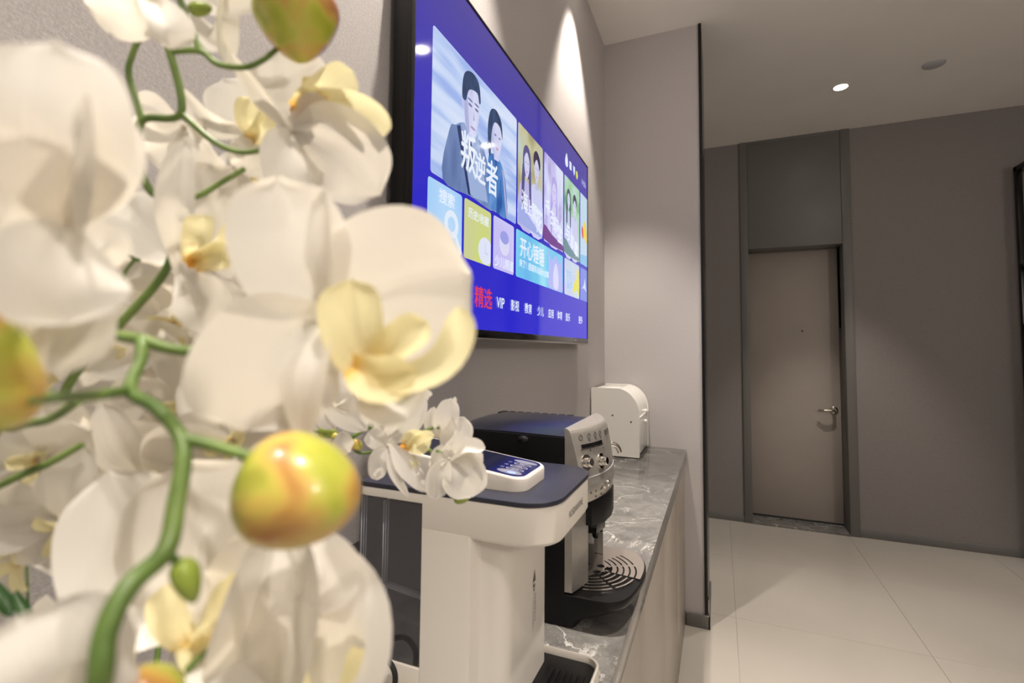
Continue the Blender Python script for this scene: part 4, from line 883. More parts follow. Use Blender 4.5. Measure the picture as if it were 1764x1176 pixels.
    ('lip', 'strap', [(0.3227, 0.1457, 1.3058), (0.3432, 0.1452, 1.3107), (0.3461, 0.1478, 1.3236)], 0.0125, (0.7875, -0.5934, -0.1663), -10, 0.3, 0.03),
    ('lip', 'strap', [(0.3235, 0.1438, 1.3067), (0.3427, 0.143, 1.3079), (0.3442, 0.1459, 1.307)], 0.0109, (0.794, -0.5877, -0.1558), 0, 0.3, 0.03),
   ]),
   dict(c=(0.2871, 0.2004, 1.3588), p=[
    ('sepal', 'sepal', [(0.2867, 0.2001, 1.3595), (0.2823, 0.1946, 1.3701), (0.2733, 0.1933, 1.381)], 0.0191, (0.6651, -0.7453, 0.0456), -4.5, 0.12, 0.02),
    ('sepal', 'sepal', [(0.2868, 0.2001, 1.3581), (0.2825, 0.1949, 1.3474), (0.2743, 0.1935, 1.3358)], 0.0178, (0.6651, -0.7453, 0.0456), 33.2, 0.12, 0.02),
    ('sepal', 'sepal', [(0.2878, 0.201, 1.3586), (0.2983, 0.2095, 1.3549), (0.3059, 0.2226, 1.3508)], 0.0178, (0.6651, -0.7453, 0.0456), -10.6, 0.12, 0.02),
    ('petal', 'petal', [(0.2878, 0.201, 1.3593), (0.3002, 0.2085, 1.3667), (0.3118, 0.2182, 1.3745)], 0.0318, (0.6651, -0.7453, 0.0456), -2.0, 0.14, 0.06),
    ('petal', 'petal', [(0.2863, 0.1997, 1.3585), (0.2772, 0.1851, 1.3547), (0.2604, 0.1775, 1.3502)], 0.0318, (0.6651, -0.7453, 0.0456), -1.8, 0.14, 0.06),
    ('lip', 'strap', [(0.2872, 0.2004, 1.3584), (0.2914, 0.1974, 1.352), (0.2919, 0.1986, 1.345)], 0.0064, (0.6651, -0.7453, 0.0456), 10.0, 0.4, 0.02),
    ('lip', 'strap', [(0.2869, 0.2002, 1.3589), (0.2868, 0.194, 1.3601), (0.2853, 0.1888, 1.3614)], 0.0064, (0.6651, -0.7453, 0.0456), 0.9, 0.4, 0.02),
    ('lip', 'strap', [(0.2872, 0.2005, 1.359), (0.2913, 0.199, 1.3622), (0.2937, 0.1997, 1.3656)], 0.0064, (0.6651, -0.7453, 0.0456), -16.7, 0.4, 0.02),
   ]),
   dict(c=(0.2949, 0.211, 1.3265), p=[
    ('sepal', 'sepal', [(0.2952, 0.2109, 1.3275), (0.3007, 0.2091, 1.3432), (0.3028, 0.2127, 1.3615)], 0.0204, (0.5441, -0.8031, -0.2429), 0.3, 0.12, 0.02),
    ('sepal', 'sepal', [(0.294, 0.2105, 1.3261), (0.2818, 0.2014, 1.319), (0.2649, 0.1974, 1.3131)], 0.0191, (0.5441, -0.8031, -0.2429), 11.1, 0.12, 0.02),
    ('sepal', 'sepal', [(0.2953, 0.2115, 1.3258), (0.3019, 0.2172, 1.3141), (0.3065, 0.2269, 1.3027)], 0.0191, (0.5441, -0.8031, -0.2429), -2.1, 0.12, 0.02),
    ('petal', 'petal', [(0.2958, 0.2116, 1.3263), (0.3086, 0.2223, 1.3235), (0.325, 0.2296, 1.3193)], 0.0341, (0.5441, -0.8031, -0.2429), 4.9, 0.14, 0.06),
    ('petal', 'petal', [(0.2942, 0.2104, 1.327), (0.2846, 0.1992, 1.3351), (0.2742, 0.1875, 1.3438)], 0.0341, (0.5441, -0.8031, -0.2429), -20.3, 0.14, 0.06),
    ('lip', 'strap', [(0.2947, 0.2109, 1.3262), (0.2939, 0.2053, 1.3194), (0.2873, 0.2079, 1.3148)], 0.0068, (0.5441, -0.8031, -0.2429), -5.0, 0.4, 0.02),
    ('lip', 'strap', [(0.2947, 0.2108, 1.3267), (0.2952, 0.2041, 1.3284), (0.2931, 0.2006, 1.3314)], 0.0068, (0.5441, -0.8031, -0.2429), 3.5, 0.4, 0.02),
    ('lip', 'strap', [(0.2952, 0.2112, 1.3266), (0.3023, 0.2099, 1.3262), (0.3085, 0.2104, 1.3264)], 0.0068, (0.5441, -0.8031, -0.2429), -17.2, 0.4, 0.02),
   ]),
  ]),
 dict(name='orchid_spray', label='crowded white orchid spray at the left behind the near stem, seen between its forks',
  stems=[([(0.17, 0.18, 0.87), (0.18, 0.18, 0.98), (0.0696, 0.1711, 1.1505), (0.1323, 0.1712, 1.2235), (0.2113, 0.1627, 1.2807), (0.2516, 0.1633, 1.3155), (0.2528, 0.1634, 1.3219), (0.2317, 0.1932, 1.3666)], (0.0022, 0.002, 0.0018, 0.0016)), ([(0.2516, 0.1633, 1.3155), (0.2451, 0.158, 1.3215), (0.241, 0.1537, 1.3301), (0.2363, 0.1531, 1.3436)], (0.0016, 0.0013)), ([(0.2006, 0.1741, 1.2882), (0.202, 0.1741, 1.2984), (0.2027, 0.1739, 1.3052)], (0.0014, 0.0012)), ([(0.2511, 0.1842, 1.2879), (0.2603, 0.1877, 1.2946), (0.2665, 0.1898, 1.3012)], (0.0012, 0.0012))],
  buds=[],
  flowers=[
   dict(c=(0.1893, 0.1877, 1.3459), p=[
    ('sepal', 'sepal', [(0.1889, 0.1876, 1.3469), (0.1842, 0.1835, 1.363), (0.1772, 0.1819, 1.3796)], 0.0208, (0.5874, -0.797, 0.1404), 3.5, 0.12, 0.02),
    ('sepal', 'sepal', [(0.1888, 0.1872, 1.3452), (0.1811, 0.1801, 1.3347), (0.1744, 0.1706, 1.3238)], 0.0194, (0.5874, -0.797, 0.1404), -14.6, 0.12, 0.02),
    ('sepal', 'sepal', [(0.19, 0.1881, 1.3454), (0.2021, 0.194, 1.3379), (0.2129, 0.2031, 1.3295)], 0.0194, (0.5874, -0.797, 0.1404), -12.5, 0.12, 0.02),
    ('petal', 'petal', [(0.1901, 0.1884, 1.3461), (0.2068, 0.194, 1.3495), (0.2195, 0.2067, 1.3519)], 0.0346, (0.5874, -0.797, 0.1404), 2.2, 0.14, 0.06),
    ('petal', 'petal', [(0.1884, 0.187, 1.3459), (0.1765, 0.1742, 1.3459), (0.1621, 0.1629, 1.3456)], 0.0346, (0.5874, -0.797, 0.1404), -7.9, 0.14, 0.06),
    ('lip', 'strap', [(0.1893, 0.1876, 1.3455), (0.1926, 0.1826, 1.3398), (0.1925, 0.1822, 1.3329)], 0.0069, (0.5874, -0.797, 0.1404), 25.5, 0.4, 0.02),
    ('lip', 'strap', [(0.189, 0.1875, 1.346), (0.187, 0.1814, 1.3474), (0.1849, 0.1748, 1.3489)], 0.0069, (0.5874, -0.797, 0.1404), -6.1, 0.4, 0.02),
    ('lip', 'strap', [(0.1894, 0.1878, 1.3461), (0.1943, 0.1863, 1.3496), (0.1984, 0.1861, 1.3532)], 0.0069, (0.5874, -0.797, 0.1404), -13.0, 0.4, 0.02),
   ]),
   dict(c=(0.1941, 0.1696, 1.3187), p=[
    ('sepal', 'sepal', [(0.1946, 0.1698, 1.3197), (0.2037, 0.1724, 1.3345), (0.2116, 0.1772, 1.3508)], 0.0235, (0.6284, -0.7643, -0.1446), 20.5, 0.12, 0.02),
    ('sepal', 'sepal', [(0.1932, 0.1689, 1.3184), (0.1798, 0.1568, 1.314), (0.1661, 0.1434, 1.3093)], 0.0219, (0.6284, -0.7643, -0.1446), 7.4, 0.12, 0.02),
    ('sepal', 'sepal', [(0.1945, 0.1701, 1.3179), (0.2014, 0.1773, 1.3046), (0.2041, 0.1904, 1.2916)], 0.0219, (0.6284, -0.7643, -0.1446), 15.0, 0.12, 0.02),
    ('petal', 'petal', [(0.195, 0.1704, 1.3185), (0.2108, 0.1801, 1.3143), (0.2253, 0.1933, 1.3103)], 0.0392, (0.6284, -0.7643, -0.1446), -7.0, 0.14, 0.06),
    ('petal', 'petal', [(0.1934, 0.1689, 1.3195), (0.1882, 0.1504, 1.3299), (0.1705, 0.1457, 1.3438)], 0.0392, (0.6284, -0.7643, -0.1446), -5.6, 0.14, 0.06),
    ('lip', 'strap', [(0.1938, 0.1694, 1.3184), (0.1931, 0.1627, 1.3129), (0.1887, 0.1599, 1.3079)], 0.0078, (0.6284, -0.7643, -0.1446), 0.1, 0.4, 0.02),
    ('lip', 'strap', [(0.194, 0.1694, 1.319), (0.1951, 0.1626, 1.3225), (0.1937, 0.1585, 1.3269)], 0.0078, (0.6284, -0.7643, -0.1446), -4.6, 0.4, 0.02),
    ('lip', 'strap', [(0.1944, 0.1698, 1.3187), (0.2015, 0.1694, 1.3187), (0.2075, 0.1708, 1.319)], 0.0078, (0.6284, -0.7643, -0.1446), -3.3, 0.4, 0.02),
   ]),
   dict(c=(0.2693, 0.1727, 1.2806), p=[
    ('sepal', 'sepal', [(0.2691, 0.1723, 1.2816), (0.2662, 0.1645, 1.2964), (0.2622, 0.157, 1.3123)], 0.0222, (0.7244, -0.6758, -0.1365), 6.4, 0.12, 0.02),
    ('sepal', 'sepal', [(0.269, 0.1725, 1.2797), (0.2659, 0.1686, 1.2659), (0.2563, 0.1703, 1.2523)], 0.0207, (0.7244, -0.6758, -0.1365), 1.3, 0.12, 0.02),
    ('sepal', 'sepal', [(0.27, 0.1735, 1.2804), (0.2838, 0.1845, 1.2765), (0.2921, 0.2021, 1.2737)], 0.0207, (0.7244, -0.6758, -0.1365), 16.1, 0.12, 0.02),
    ('petal', 'petal', [(0.27, 0.1734, 1.2811), (0.2855, 0.1806, 1.2887), (0.293, 0.1965, 1.2985)], 0.0369, (0.7244, -0.6758, -0.1365), 21.6, 0.14, 0.06),
    ('petal', 'petal', [(0.2684, 0.1718, 1.2802), (0.2577, 0.1556, 1.2727), (0.2394, 0.1447, 1.2661)], 0.0369, (0.7244, -0.6758, -0.1365), 1.7, 0.14, 0.06),
    ('lip', 'strap', [(0.2693, 0.1728, 1.2802), (0.2734, 0.1708, 1.273), (0.2729, 0.1731, 1.2662)], 0.0074, (0.7244, -0.6758, -0.1365), 16.2, 0.4, 0.02),
    ('lip', 'strap', [(0.2691, 0.1724, 1.2807), (0.2691, 0.165, 1.2812), (0.2673, 0.1588, 1.282)], 0.0074, (0.7244, -0.6758, -0.1365), -7.1, 0.4, 0.02),
    ('lip', 'strap', [(0.2695, 0.1729, 1.2808), (0.2765, 0.1715, 1.2837), (0.2817, 0.172, 1.2872)], 0.0074, (0.7244, -0.6758, -0.1365), 6.2, 0.4, 0.02),
   ]),
   dict(c=(0.2459, 0.1561, 1.2681), p=[
    ('sepal', 'sepal', [(0.2461, 0.1558, 1.2692), (0.2502, 0.1492, 1.2854), (0.2509, 0.1476, 1.305)], 0.0225, (0.5308, -0.7801, -0.3314), -16.1, 0.12, 0.02),
    ('sepal', 'sepal', [(0.2451, 0.1558, 1.2676), (0.2342, 0.1495, 1.259), (0.2191, 0.148, 1.2521)], 0.021, (0.5308, -0.7801, -0.3314), 11.3, 0.12, 0.02),
    ('sepal', 'sepal', [(0.2463, 0.1567, 1.2674), (0.254, 0.1648, 1.2557), (0.2579, 0.1797, 1.246)], 0.021, (0.5308, -0.7801, -0.3314), -1.8, 0.12, 0.02),
    ('petal', 'petal', [(0.2469, 0.1568, 1.2681), (0.2637, 0.1643, 1.2668), (0.2765, 0.1798, 1.2685)], 0.0375, (0.5308, -0.7801, -0.3314), -1.9, 0.14, 0.06),
    ('petal', 'petal', [(0.2452, 0.1554, 1.2686), (0.2346, 0.1428, 1.2766), (0.2244, 0.128, 1.2844)], 0.0375, (0.5308, -0.7801, -0.3314), 12.7, 0.14, 0.06),
    ('lip', 'strap', [(0.2456, 0.1561, 1.2678), (0.2439, 0.1513, 1.2606), (0.2379, 0.1522, 1.2555)], 0.0075, (0.5308, -0.7801, -0.3314), 5.3, 0.4, 0.02),
    ('lip', 'strap', [(0.2458, 0.1559, 1.2683), (0.2457, 0.1497, 1.2698), (0.2449, 0.1443, 1.2719)], 0.0075, (0.5308, -0.7801, -0.3314), 1.1, 0.4, 0.02),
    ('lip', 'strap', [(0.2462, 0.1563, 1.2682), (0.2538, 0.1545, 1.2675), (0.2597, 0.1559, 1.2683)], 0.0075, (0.5308, -0.7801, -0.3314), -6.6, 0.4, 0.02),
   ]),
   dict(c=(0.2769, 0.2007, 1.2818), p=[
    ('sepal', 'sepal', [(0.2764, 0.2003, 1.2827), (0.2719, 0.1901, 1.297), (0.2595, 0.1871, 1.3118)], 0.0231, (0.6971, -0.7156, 0.0452), -10.1, 0.12, 0.02),
    ('sepal', 'sepal', [(0.2767, 0.2004, 1.2808), (0.2766, 0.1919, 1.2648), (0.2664, 0.1933, 1.2471)], 0.0216, (0.6971, -0.7156, 0.0452), 1.3, 0.12, 0.02),
    ('sepal', 'sepal', [(0.2777, 0.2015, 1.2818), (0.2938, 0.2098, 1.2826), (0.2998, 0.23, 1.2827)], 0.0216, (0.6971, -0.7156, 0.0452), 7.4, 0.12, 0.02),
    ('petal', 'petal', [(0.2775, 0.2013, 1.2827), (0.288, 0.2101, 1.2967), (0.3025, 0.2161, 1.3118)], 0.0385, (0.6971, -0.7156, 0.0452), -1.2, 0.14, 0.06),
    ('petal', 'petal', [(0.2762, 0.2, 1.2813), (0.267, 0.1871, 1.2728), (0.2558, 0.1749, 1.2637)], 0.0385, (0.6971, -0.7156, 0.0452), 9.9, 0.14, 0.06),
    ('lip', 'strap', [(0.2771, 0.2008, 1.2814), (0.2842, 0.1984, 1.2747), (0.2861, 0.2017, 1.2672)], 0.0077, (0.6971, -0.7156, 0.0452), 8.4, 0.4, 0.02),
    ('lip', 'strap', [(0.2767, 0.2005, 1.2817), (0.2768, 0.1927, 1.281), (0.2759, 0.1855, 1.2802)], 0.0077, (0.6971, -0.7156, 0.0452), 2.3, 0.4, 0.02),
    ('lip', 'strap', [(0.277, 0.2008, 1.2821), (0.2832, 0.198, 1.2875), (0.2864, 0.1984, 1.2931)], 0.0077, (0.6971, -0.7156, 0.0452), -0.9, 0.4, 0.02),
   ]),
   dict(c=(0.2793, 0.177, 1.241), p=[
    ('sepal', 'sepal', [(0.2794, 0.1764, 1.2421), (0.2792, 0.1693, 1.2601), (0.2811, 0.1588, 1.2777)], 0.0229, (0.5139, -0.7521, -0.4127), 11.9, 0.12, 0.02),
    ('sepal', 'sepal', [(0.2784, 0.1768, 1.2402), (0.2657, 0.1724, 1.2269), (0.247, 0.1753, 1.2169)], 0.0214, (0.5139, -0.7521, -0.4127), 2.0, 0.12, 0.02),
    ('sepal', 'sepal', [(0.2799, 0.1777, 1.2405), (0.2913, 0.1854, 1.2302), (0.2959, 0.2048, 1.2254)], 0.0214, (0.5139, -0.7521, -0.4127), 18.4, 0.12, 0.02),
    ('petal', 'petal', [(0.2804, 0.1775, 1.2414), (0.2995, 0.1823, 1.246), (0.3109, 0.2006, 1.2581)], 0.0382, (0.5139, -0.7521, -0.4127), -5.7, 0.14, 0.06),
    ('petal', 'petal', [(0.2784, 0.1764, 1.2409), (0.2643, 0.1664, 1.2386), (0.2491, 0.1561, 1.2364)], 0.0382, (0.5139, -0.7521, -0.4127), -6.5, 0.14, 0.06),
    ('lip', 'strap', [(0.2791, 0.1771, 1.2406), (0.2793, 0.1743, 1.2321), (0.2754, 0.1774, 1.2264)], 0.0076, (0.5139, -0.7521, -0.4127), 9.3, 0.4, 0.02),
    ('lip', 'strap', [(0.279, 0.1768, 1.241), (0.2771, 0.1701, 1.2398), (0.2739, 0.1647, 1.2394)], 0.0076, (0.5139, -0.7521, -0.4127), -0.3, 0.4, 0.02),
    ('lip', 'strap', [(0.2796, 0.177, 1.2412), (0.2864, 0.1735, 1.2427), (0.2919, 0.1722, 1.2456)], 0.0076, (0.5139, -0.7521, -0.4127), 3.0, 0.4, 0.02),
   ]),
   dict(c=(0.1929, 0.162, 1.2545), p=[
    ('sepal', 'sepal', [(0.1934, 0.162, 1.2556), (0.2004, 0.1632, 1.2723), (0.2055, 0.1699, 1.2911)], 0.0237, (0.3801, -0.9121, -0.1536), -4.8, 0.12, 0.02),
    ('sepal', 'sepal', [(0.1919, 0.1616, 1.2543), (0.1774, 0.1537, 1.2505), (0.159, 0.1525, 1.2477)], 0.0221, (0.3801, -0.9121, -0.1536), 29.1, 0.12, 0.02),
    ('sepal', 'sepal', [(0.1935, 0.1624, 1.2536), (0.2034, 0.1661, 1.2399), (0.2113, 0.1762, 1.2264)], 0.0221, (0.3801, -0.9121, -0.1536), -6.9, 0.12, 0.02),
    ('petal', 'petal', [(0.194, 0.1625, 1.2544), (0.21, 0.1716, 1.2532), (0.2302, 0.1739, 1.2506)], 0.0395, (0.3801, -0.9121, -0.1536), -6.2, 0.14, 0.06),
    ('petal', 'petal', [(0.1919, 0.1615, 1.2549), (0.1766, 0.1524, 1.2605), (0.1617, 0.1395, 1.2659)], 0.0395, (0.3801, -0.9121, -0.1536), -10.8, 0.14, 0.06),
    ('lip', 'strap', [(0.1926, 0.162, 1.2541), (0.1905, 0.1556, 1.2465), (0.1853, 0.1558, 1.2395)], 0.0079, (0.3801, -0.9121, -0.1536), 1.0, 0.4, 0.02),
    ('lip', 'strap', [(0.1927, 0.1619, 1.2547), (0.1915, 0.155, 1.2576), (0.1894, 0.1495, 1.2609)], 0.0079, (0.3801, -0.9121, -0.1536), 23.3, 0.4, 0.02),
    ('lip', 'strap', [(0.1932, 0.1621, 1.2545), (0.2001, 0.159, 1.2545), (0.2062, 0.1588, 1.2549)], 0.0079, (0.3801, -0.9121, -0.1536), 2.9, 0.4, 0.02),
   ]),
   dict(c=(0.204, 0.1958, 1.3115), p=[
    ('sepal', 'sepal', [(0.2031, 0.1951, 1.3121), (0.1898, 0.1832, 1.3215), (0.1737, 0.173, 1.3316)], 0.024, (0.6325, -0.7729, -0.0496), -25.5, 0.12, 0.02),
    ('sepal', 'sepal', [(0.204, 0.1959, 1.3102), (0.2044, 0.1977, 1.2906), (0.201, 0.2042, 1.27)], 0.0224, (0.6325, -0.7729, -0.0496), -12.2, 0.12, 0.02),
    ('sepal', 'sepal', [(0.2048, 0.1964, 1.312), (0.217, 0.2073, 1.3203), (0.2311, 0.2175, 1.3291)], 0.0224, (0.6325, -0.7729, -0.0496), 2.6, 0.12, 0.02),
    ('petal', 'petal', [(0.2043, 0.196, 1.3127), (0.2136, 0.1928, 1.3304), (0.2153, 0.1995, 1.3498)], 0.0401, (0.6325, -0.7729, -0.0496), -1.2, 0.14, 0.06),
    ('petal', 'petal', [(0.2034, 0.1953, 1.3106), (0.1971, 0.1836, 1.2954), (0.1825, 0.1806, 1.28)], 0.0401, (0.6325, -0.7729, -0.0496), 10.8, 0.14, 0.06),
    ('lip', 'strap', [(0.2043, 0.1961, 1.3112), (0.2132, 0.195, 1.3056), (0.2171, 0.2007, 1.3001)], 0.008, (0.6325, -0.7729, -0.0496), -19.1, 0.4, 0.02),
    ('lip', 'strap', [(0.2037, 0.1956, 1.3113), (0.2035, 0.1881, 1.3078), (0.202, 0.1816, 1.3041)], 0.008, (0.6325, -0.7729, -0.0496), -4.7, 0.4, 0.02),
    ('lip', 'strap', [(0.204, 0.1958, 1.3118), (0.208, 0.1911, 1.3169), (0.21, 0.1888, 1.3224)], 0.008, (0.6325, -0.7729, -0.0496), -4.9, 0.4, 0.02),
   ]),
  ]),
 dict(name='orchid_spray', label='low drooping white orchid spray in the bottom left corner under the near stem',
  stems=[([(0.23, 0.19, 0.87), (0.23, 0.16, 0.96), (0.2264, 0.1442, 1.0567), (0.1962, 0.1267, 1.1409), (0.2418, 0.1136, 1.2238), (0.2667, 0.1125, 1.2356), (0.2915, 0.1116, 1.2404), (0.3142, 0.1097, 1.249)], (0.0021, 0.002, 0.0018, 0.0017)), ([(0.2461, 0.1111, 1.2063), (0.2626, 0.1174, 1.2149), (0.2711, 0.1228, 1.2197), (0.2796, 0.1292, 1.2266)], (0.0017, 0.0014)), ([(0.3574, 0.112, 1.1469), (0.3673, 0.1165, 1.1589), (0.3748, 0.1235, 1.1677)], (0.0012, 0.0011)), ([(0.2786, 0.1174, 1.1439), (0.2874, 0.1206, 1.151), (0.2961, 0.1239, 1.1569)], (0.0018, 0.0016))],
  buds=[],
  flowers=[
   dict(c=(0.2373, 0.134, 1.2155), p=[
    ('sepal', 'sepal', [(0.2374, 0.1338, 1.2165), (0.2403, 0.1266, 1.2311), (0.2398, 0.1259, 1.2486)], 0.0207, (0.4617, -0.8519, -0.2472), -7.2, 0.12, 0.02),
    ('sepal', 'sepal', [(0.2367, 0.1339, 1.2146), (0.2283, 0.1303, 1.2001), (0.2167, 0.1314, 1.1861)], 0.0193, (0.4617, -0.8519, -0.2472), 11.6, 0.12, 0.02),
    ('sepal', 'sepal', [(0.2381, 0.1345, 1.2151), (0.2503, 0.1433, 1.2088), (0.2646, 0.1501, 1.2013)], 0.0193, (0.4617, -0.8519, -0.2472), 2.3, 0.12, 0.02),
    ('petal', 'petal', [(0.2381, 0.1343, 1.216), (0.2521, 0.135, 1.2223), (0.2647, 0.1402, 1.2303)], 0.0345, (0.4617, -0.8519, -0.2472), -3.4, 0.14, 0.06),
    ('petal', 'petal', [(0.2363, 0.1335, 1.2154), (0.2229, 0.1214, 1.2125), (0.2035, 0.1181, 1.2123)], 0.0345, (0.4617, -0.8519, -0.2472), -1.4, 0.14, 0.06),
    ('lip', 'strap', [(0.2373, 0.1341, 1.2151), (0.2391, 0.1312, 1.207), (0.2381, 0.1336, 1.2)], 0.0069, (0.4617, -0.8519, -0.2472), 2.0, 0.4, 0.02),
    ('lip', 'strap', [(0.2371, 0.1339, 1.2156), (0.235, 0.1283, 1.2156), (0.2327, 0.1227, 1.2158)], 0.0069, (0.4617, -0.8519, -0.2472), -11.1, 0.4, 0.02),
    ('lip', 'strap', [(0.2375, 0.1341, 1.2157), (0.2436, 0.1311, 1.2173), (0.2484, 0.1309, 1.22)], 0.0069, (0.4617, -0.8519, -0.2472), 8.0, 0.4, 0.02),
   ]),
   dict(c=(0.2456, 0.1531, 1.2255), p=[
    ('sepal', 'sepal', [(0.2463, 0.1533, 1.2263), (0.2566, 0.1567, 1.2387), (0.2657, 0.163, 1.253)], 0.0203, (0.5308, -0.7801, -0.3314), 6.4, 0.12, 0.02),
    ('sepal', 'sepal', [(0.2448, 0.1526, 1.2254), (0.2327, 0.1448, 1.2237), (0.219, 0.1376, 1.2224)], 0.0189, (0.5308, -0.7801, -0.3314), -0.5, 0.12, 0.02),
    ('sepal', 'sepal', [(0.2458, 0.1536, 1.2246), (0.2481, 0.1614, 1.2106), (0.2485, 0.1728, 1.197)], 0.0189, (0.5308, -0.7801, -0.3314), -5.2, 0.12, 0.02),
    ('petal', 'petal', [(0.2464, 0.1538, 1.2252), (0.263, 0.1597, 1.2193), (0.2742, 0.1754, 1.2169)], 0.0338, (0.5308, -0.7801, -0.3314), -1.6, 0.14, 0.06),
    ('petal', 'petal', [(0.245, 0.1525, 1.226), (0.2378, 0.1386, 1.2324), (0.2265, 0.1293, 1.2415)], 0.0338, (0.5308, -0.7801, -0.3314), -7.0, 0.14, 0.06),
    ('lip', 'strap', [(0.2453, 0.153, 1.2252), (0.2439, 0.1472, 1.219), (0.24, 0.1446, 1.214)], 0.0068, (0.5308, -0.7801, -0.3314), -1.0, 0.4, 0.02),
    ('lip', 'strap', [(0.2455, 0.153, 1.2257), (0.2466, 0.1477, 1.2277), (0.2467, 0.1434, 1.2304)], 0.0068, (0.5308, -0.7801, -0.3314), -10.7, 0.4, 0.02),
    ('lip', 'strap', [(0.2458, 0.1532, 1.2255), (0.2516, 0.1524, 1.2246), (0.257, 0.1525, 1.2241)], 0.0068, (0.5308, -0.7801, -0.3314), -12.5, 0.4, 0.02),
   ]),
   dict(c=(0.2723, 0.1602, 1.2022), p=[
    ('sepal', 'sepal', [(0.272, 0.1596, 1.2033), (0.267, 0.1515, 1.2211), (0.2582, 0.1471, 1.2414)], 0.0242, (0.6188, -0.749, -0.2366), 6.0, 0.12, 0.02),
    ('sepal', 'sepal', [(0.2717, 0.16, 1.2013), (0.2632, 0.1568, 1.1871), (0.2515, 0.1566, 1.173)], 0.0226, (0.6188, -0.749, -0.2366), -1.4, 0.12, 0.02),
    ('sepal', 'sepal', [(0.2732, 0.161, 1.202), (0.2895, 0.1698, 1.1972), (0.3024, 0.1846, 1.1939)], 0.0226, (0.6188, -0.749, -0.2366), 6.8, 0.12, 0.02),
    ('petal', 'petal', [(0.2733, 0.1608, 1.203), (0.2922, 0.1649, 1.2136), (0.3017, 0.1822, 1.2291)], 0.0403, (0.6188, -0.749, -0.2366), 8.6, 0.14, 0.06),
    ('petal', 'petal', [(0.2712, 0.1594, 1.2019), (0.2572, 0.1434, 1.1957), (0.2383, 0.1313, 1.1907)], 0.0403, (0.6188, -0.749, -0.2366), 3.3, 0.14, 0.06),
    ('lip', 'strap', [(0.2723, 0.1604, 1.2017), (0.2763, 0.159, 1.1933), (0.2769, 0.162, 1.1857)], 0.0081, (0.6188, -0.749, -0.2366), -4.4, 0.4, 0.02),
    ('lip', 'strap', [(0.272, 0.16, 1.2022), (0.2713, 0.152, 1.2017), (0.2704, 0.1437, 1.2011)], 0.0081, (0.6188, -0.749, -0.2366), -4.1, 0.4, 0.02),
    ('lip', 'strap', [(0.2725, 0.1603, 1.2025), (0.2794, 0.1574, 1.2054), (0.2841, 0.1576, 1.2095)], 0.0081, (0.6188, -0.749, -0.2366), -6.9, 0.4, 0.02),
   ]),
   dict(c=(0.2619, 0.1349, 1.1889), p=[
    ('sepal', 'sepal', [(0.2623, 0.1347, 1.19), (0.27, 0.1303, 1.2065), (0.2749, 0.1315, 1.2263)], 0.023, (0.4499, -0.8272, -0.3367), -8.7, 0.12, 0.02),
    ('sepal', 'sepal', [(0.2609, 0.1345, 1.1884), (0.2456, 0.1275, 1.1798), (0.2266, 0.1252, 1.1727)], 0.0215, (0.4499, -0.8272, -0.3367), 4.4, 0.12, 0.02),
    ('sepal', 'sepal', [(0.2623, 0.1354, 1.188), (0.2682, 0.1435, 1.1743), (0.2731, 0.1546, 1.1607)], 0.0215, (0.4499, -0.8272, -0.3367), -0.3, 0.12, 0.02),
    ('petal', 'petal', [(0.2629, 0.1356, 1.1886), (0.2828, 0.1398, 1.1816), (0.2966, 0.1578, 1.1797)], 0.0383, (0.4499, -0.8272, -0.3367), 4.0, 0.14, 0.06),
    ('petal', 'petal', [(0.2609, 0.1342, 1.1893), (0.2464, 0.1225, 1.1954), (0.2333, 0.1056, 1.2001)], 0.0383, (0.4499, -0.8272, -0.3367), -4.7, 0.14, 0.06),
    ('lip', 'strap', [(0.2617, 0.1349, 1.1885), (0.2606, 0.1315, 1.1804), (0.2566, 0.1328, 1.1739)], 0.0077, (0.4499, -0.8272, -0.3367), 9.0, 0.4, 0.02),
    ('lip', 'strap', [(0.2617, 0.1347, 1.1891), (0.2615, 0.1279, 1.1913), (0.2598, 0.1235, 1.1947)], 0.0077, (0.4499, -0.8272, -0.3367), 13.0, 0.4, 0.02),
    ('lip', 'strap', [(0.2622, 0.135, 1.189), (0.2696, 0.1321, 1.1887), (0.2754, 0.1327, 1.19)], 0.0077, (0.4499, -0.8272, -0.3367), -0.7, 0.4, 0.02),
   ]),
   dict(c=(0.3034, 0.1828, 1.2208), p=[
    ('sepal', 'sepal', [(0.303, 0.1822, 1.2217), (0.2952, 0.1741, 1.2369), (0.2808, 0.1723, 1.2552)], 0.0225, (0.653, -0.7207, -0.2329), -10.4, 0.12, 0.02),
    ('sepal', 'sepal', [(0.303, 0.1827, 1.2198), (0.297, 0.1813, 1.2046), (0.2893, 0.1813, 1.1888)], 0.021, (0.653, -0.7207, -0.2329), -8.9, 0.12, 0.02),
    ('sepal', 'sepal', [(0.3042, 0.1836, 1.2206), (0.3179, 0.1944, 1.2171), (0.3288, 0.2099, 1.2147)], 0.021, (0.653, -0.7207, -0.2329), -6.0, 0.12, 0.02),
    ('petal', 'petal', [(0.3042, 0.1833, 1.2215), (0.3204, 0.1864, 1.2306), (0.3362, 0.1914, 1.2409)], 0.0375, (0.653, -0.7207, -0.2329), -7.4, 0.14, 0.06),
    ('petal', 'petal', [(0.3025, 0.1821, 1.2207), (0.2921, 0.1672, 1.218), (0.2779, 0.1546, 1.2162)], 0.0375, (0.653, -0.7207, -0.2329), 10.8, 0.14, 0.06),
    ('lip', 'strap', [(0.3034, 0.1829, 1.2204), (0.3068, 0.1803, 1.2125), (0.3042, 0.1844, 1.2064)], 0.0075, (0.653, -0.7207, -0.2329), 10.9, 0.4, 0.02),
    ('lip', 'strap', [(0.3031, 0.1826, 1.2208), (0.3029, 0.1747, 1.22), (0.3012, 0.1678, 1.2195)], 0.0075, (0.653, -0.7207, -0.2329), 8.2, 0.4, 0.02),
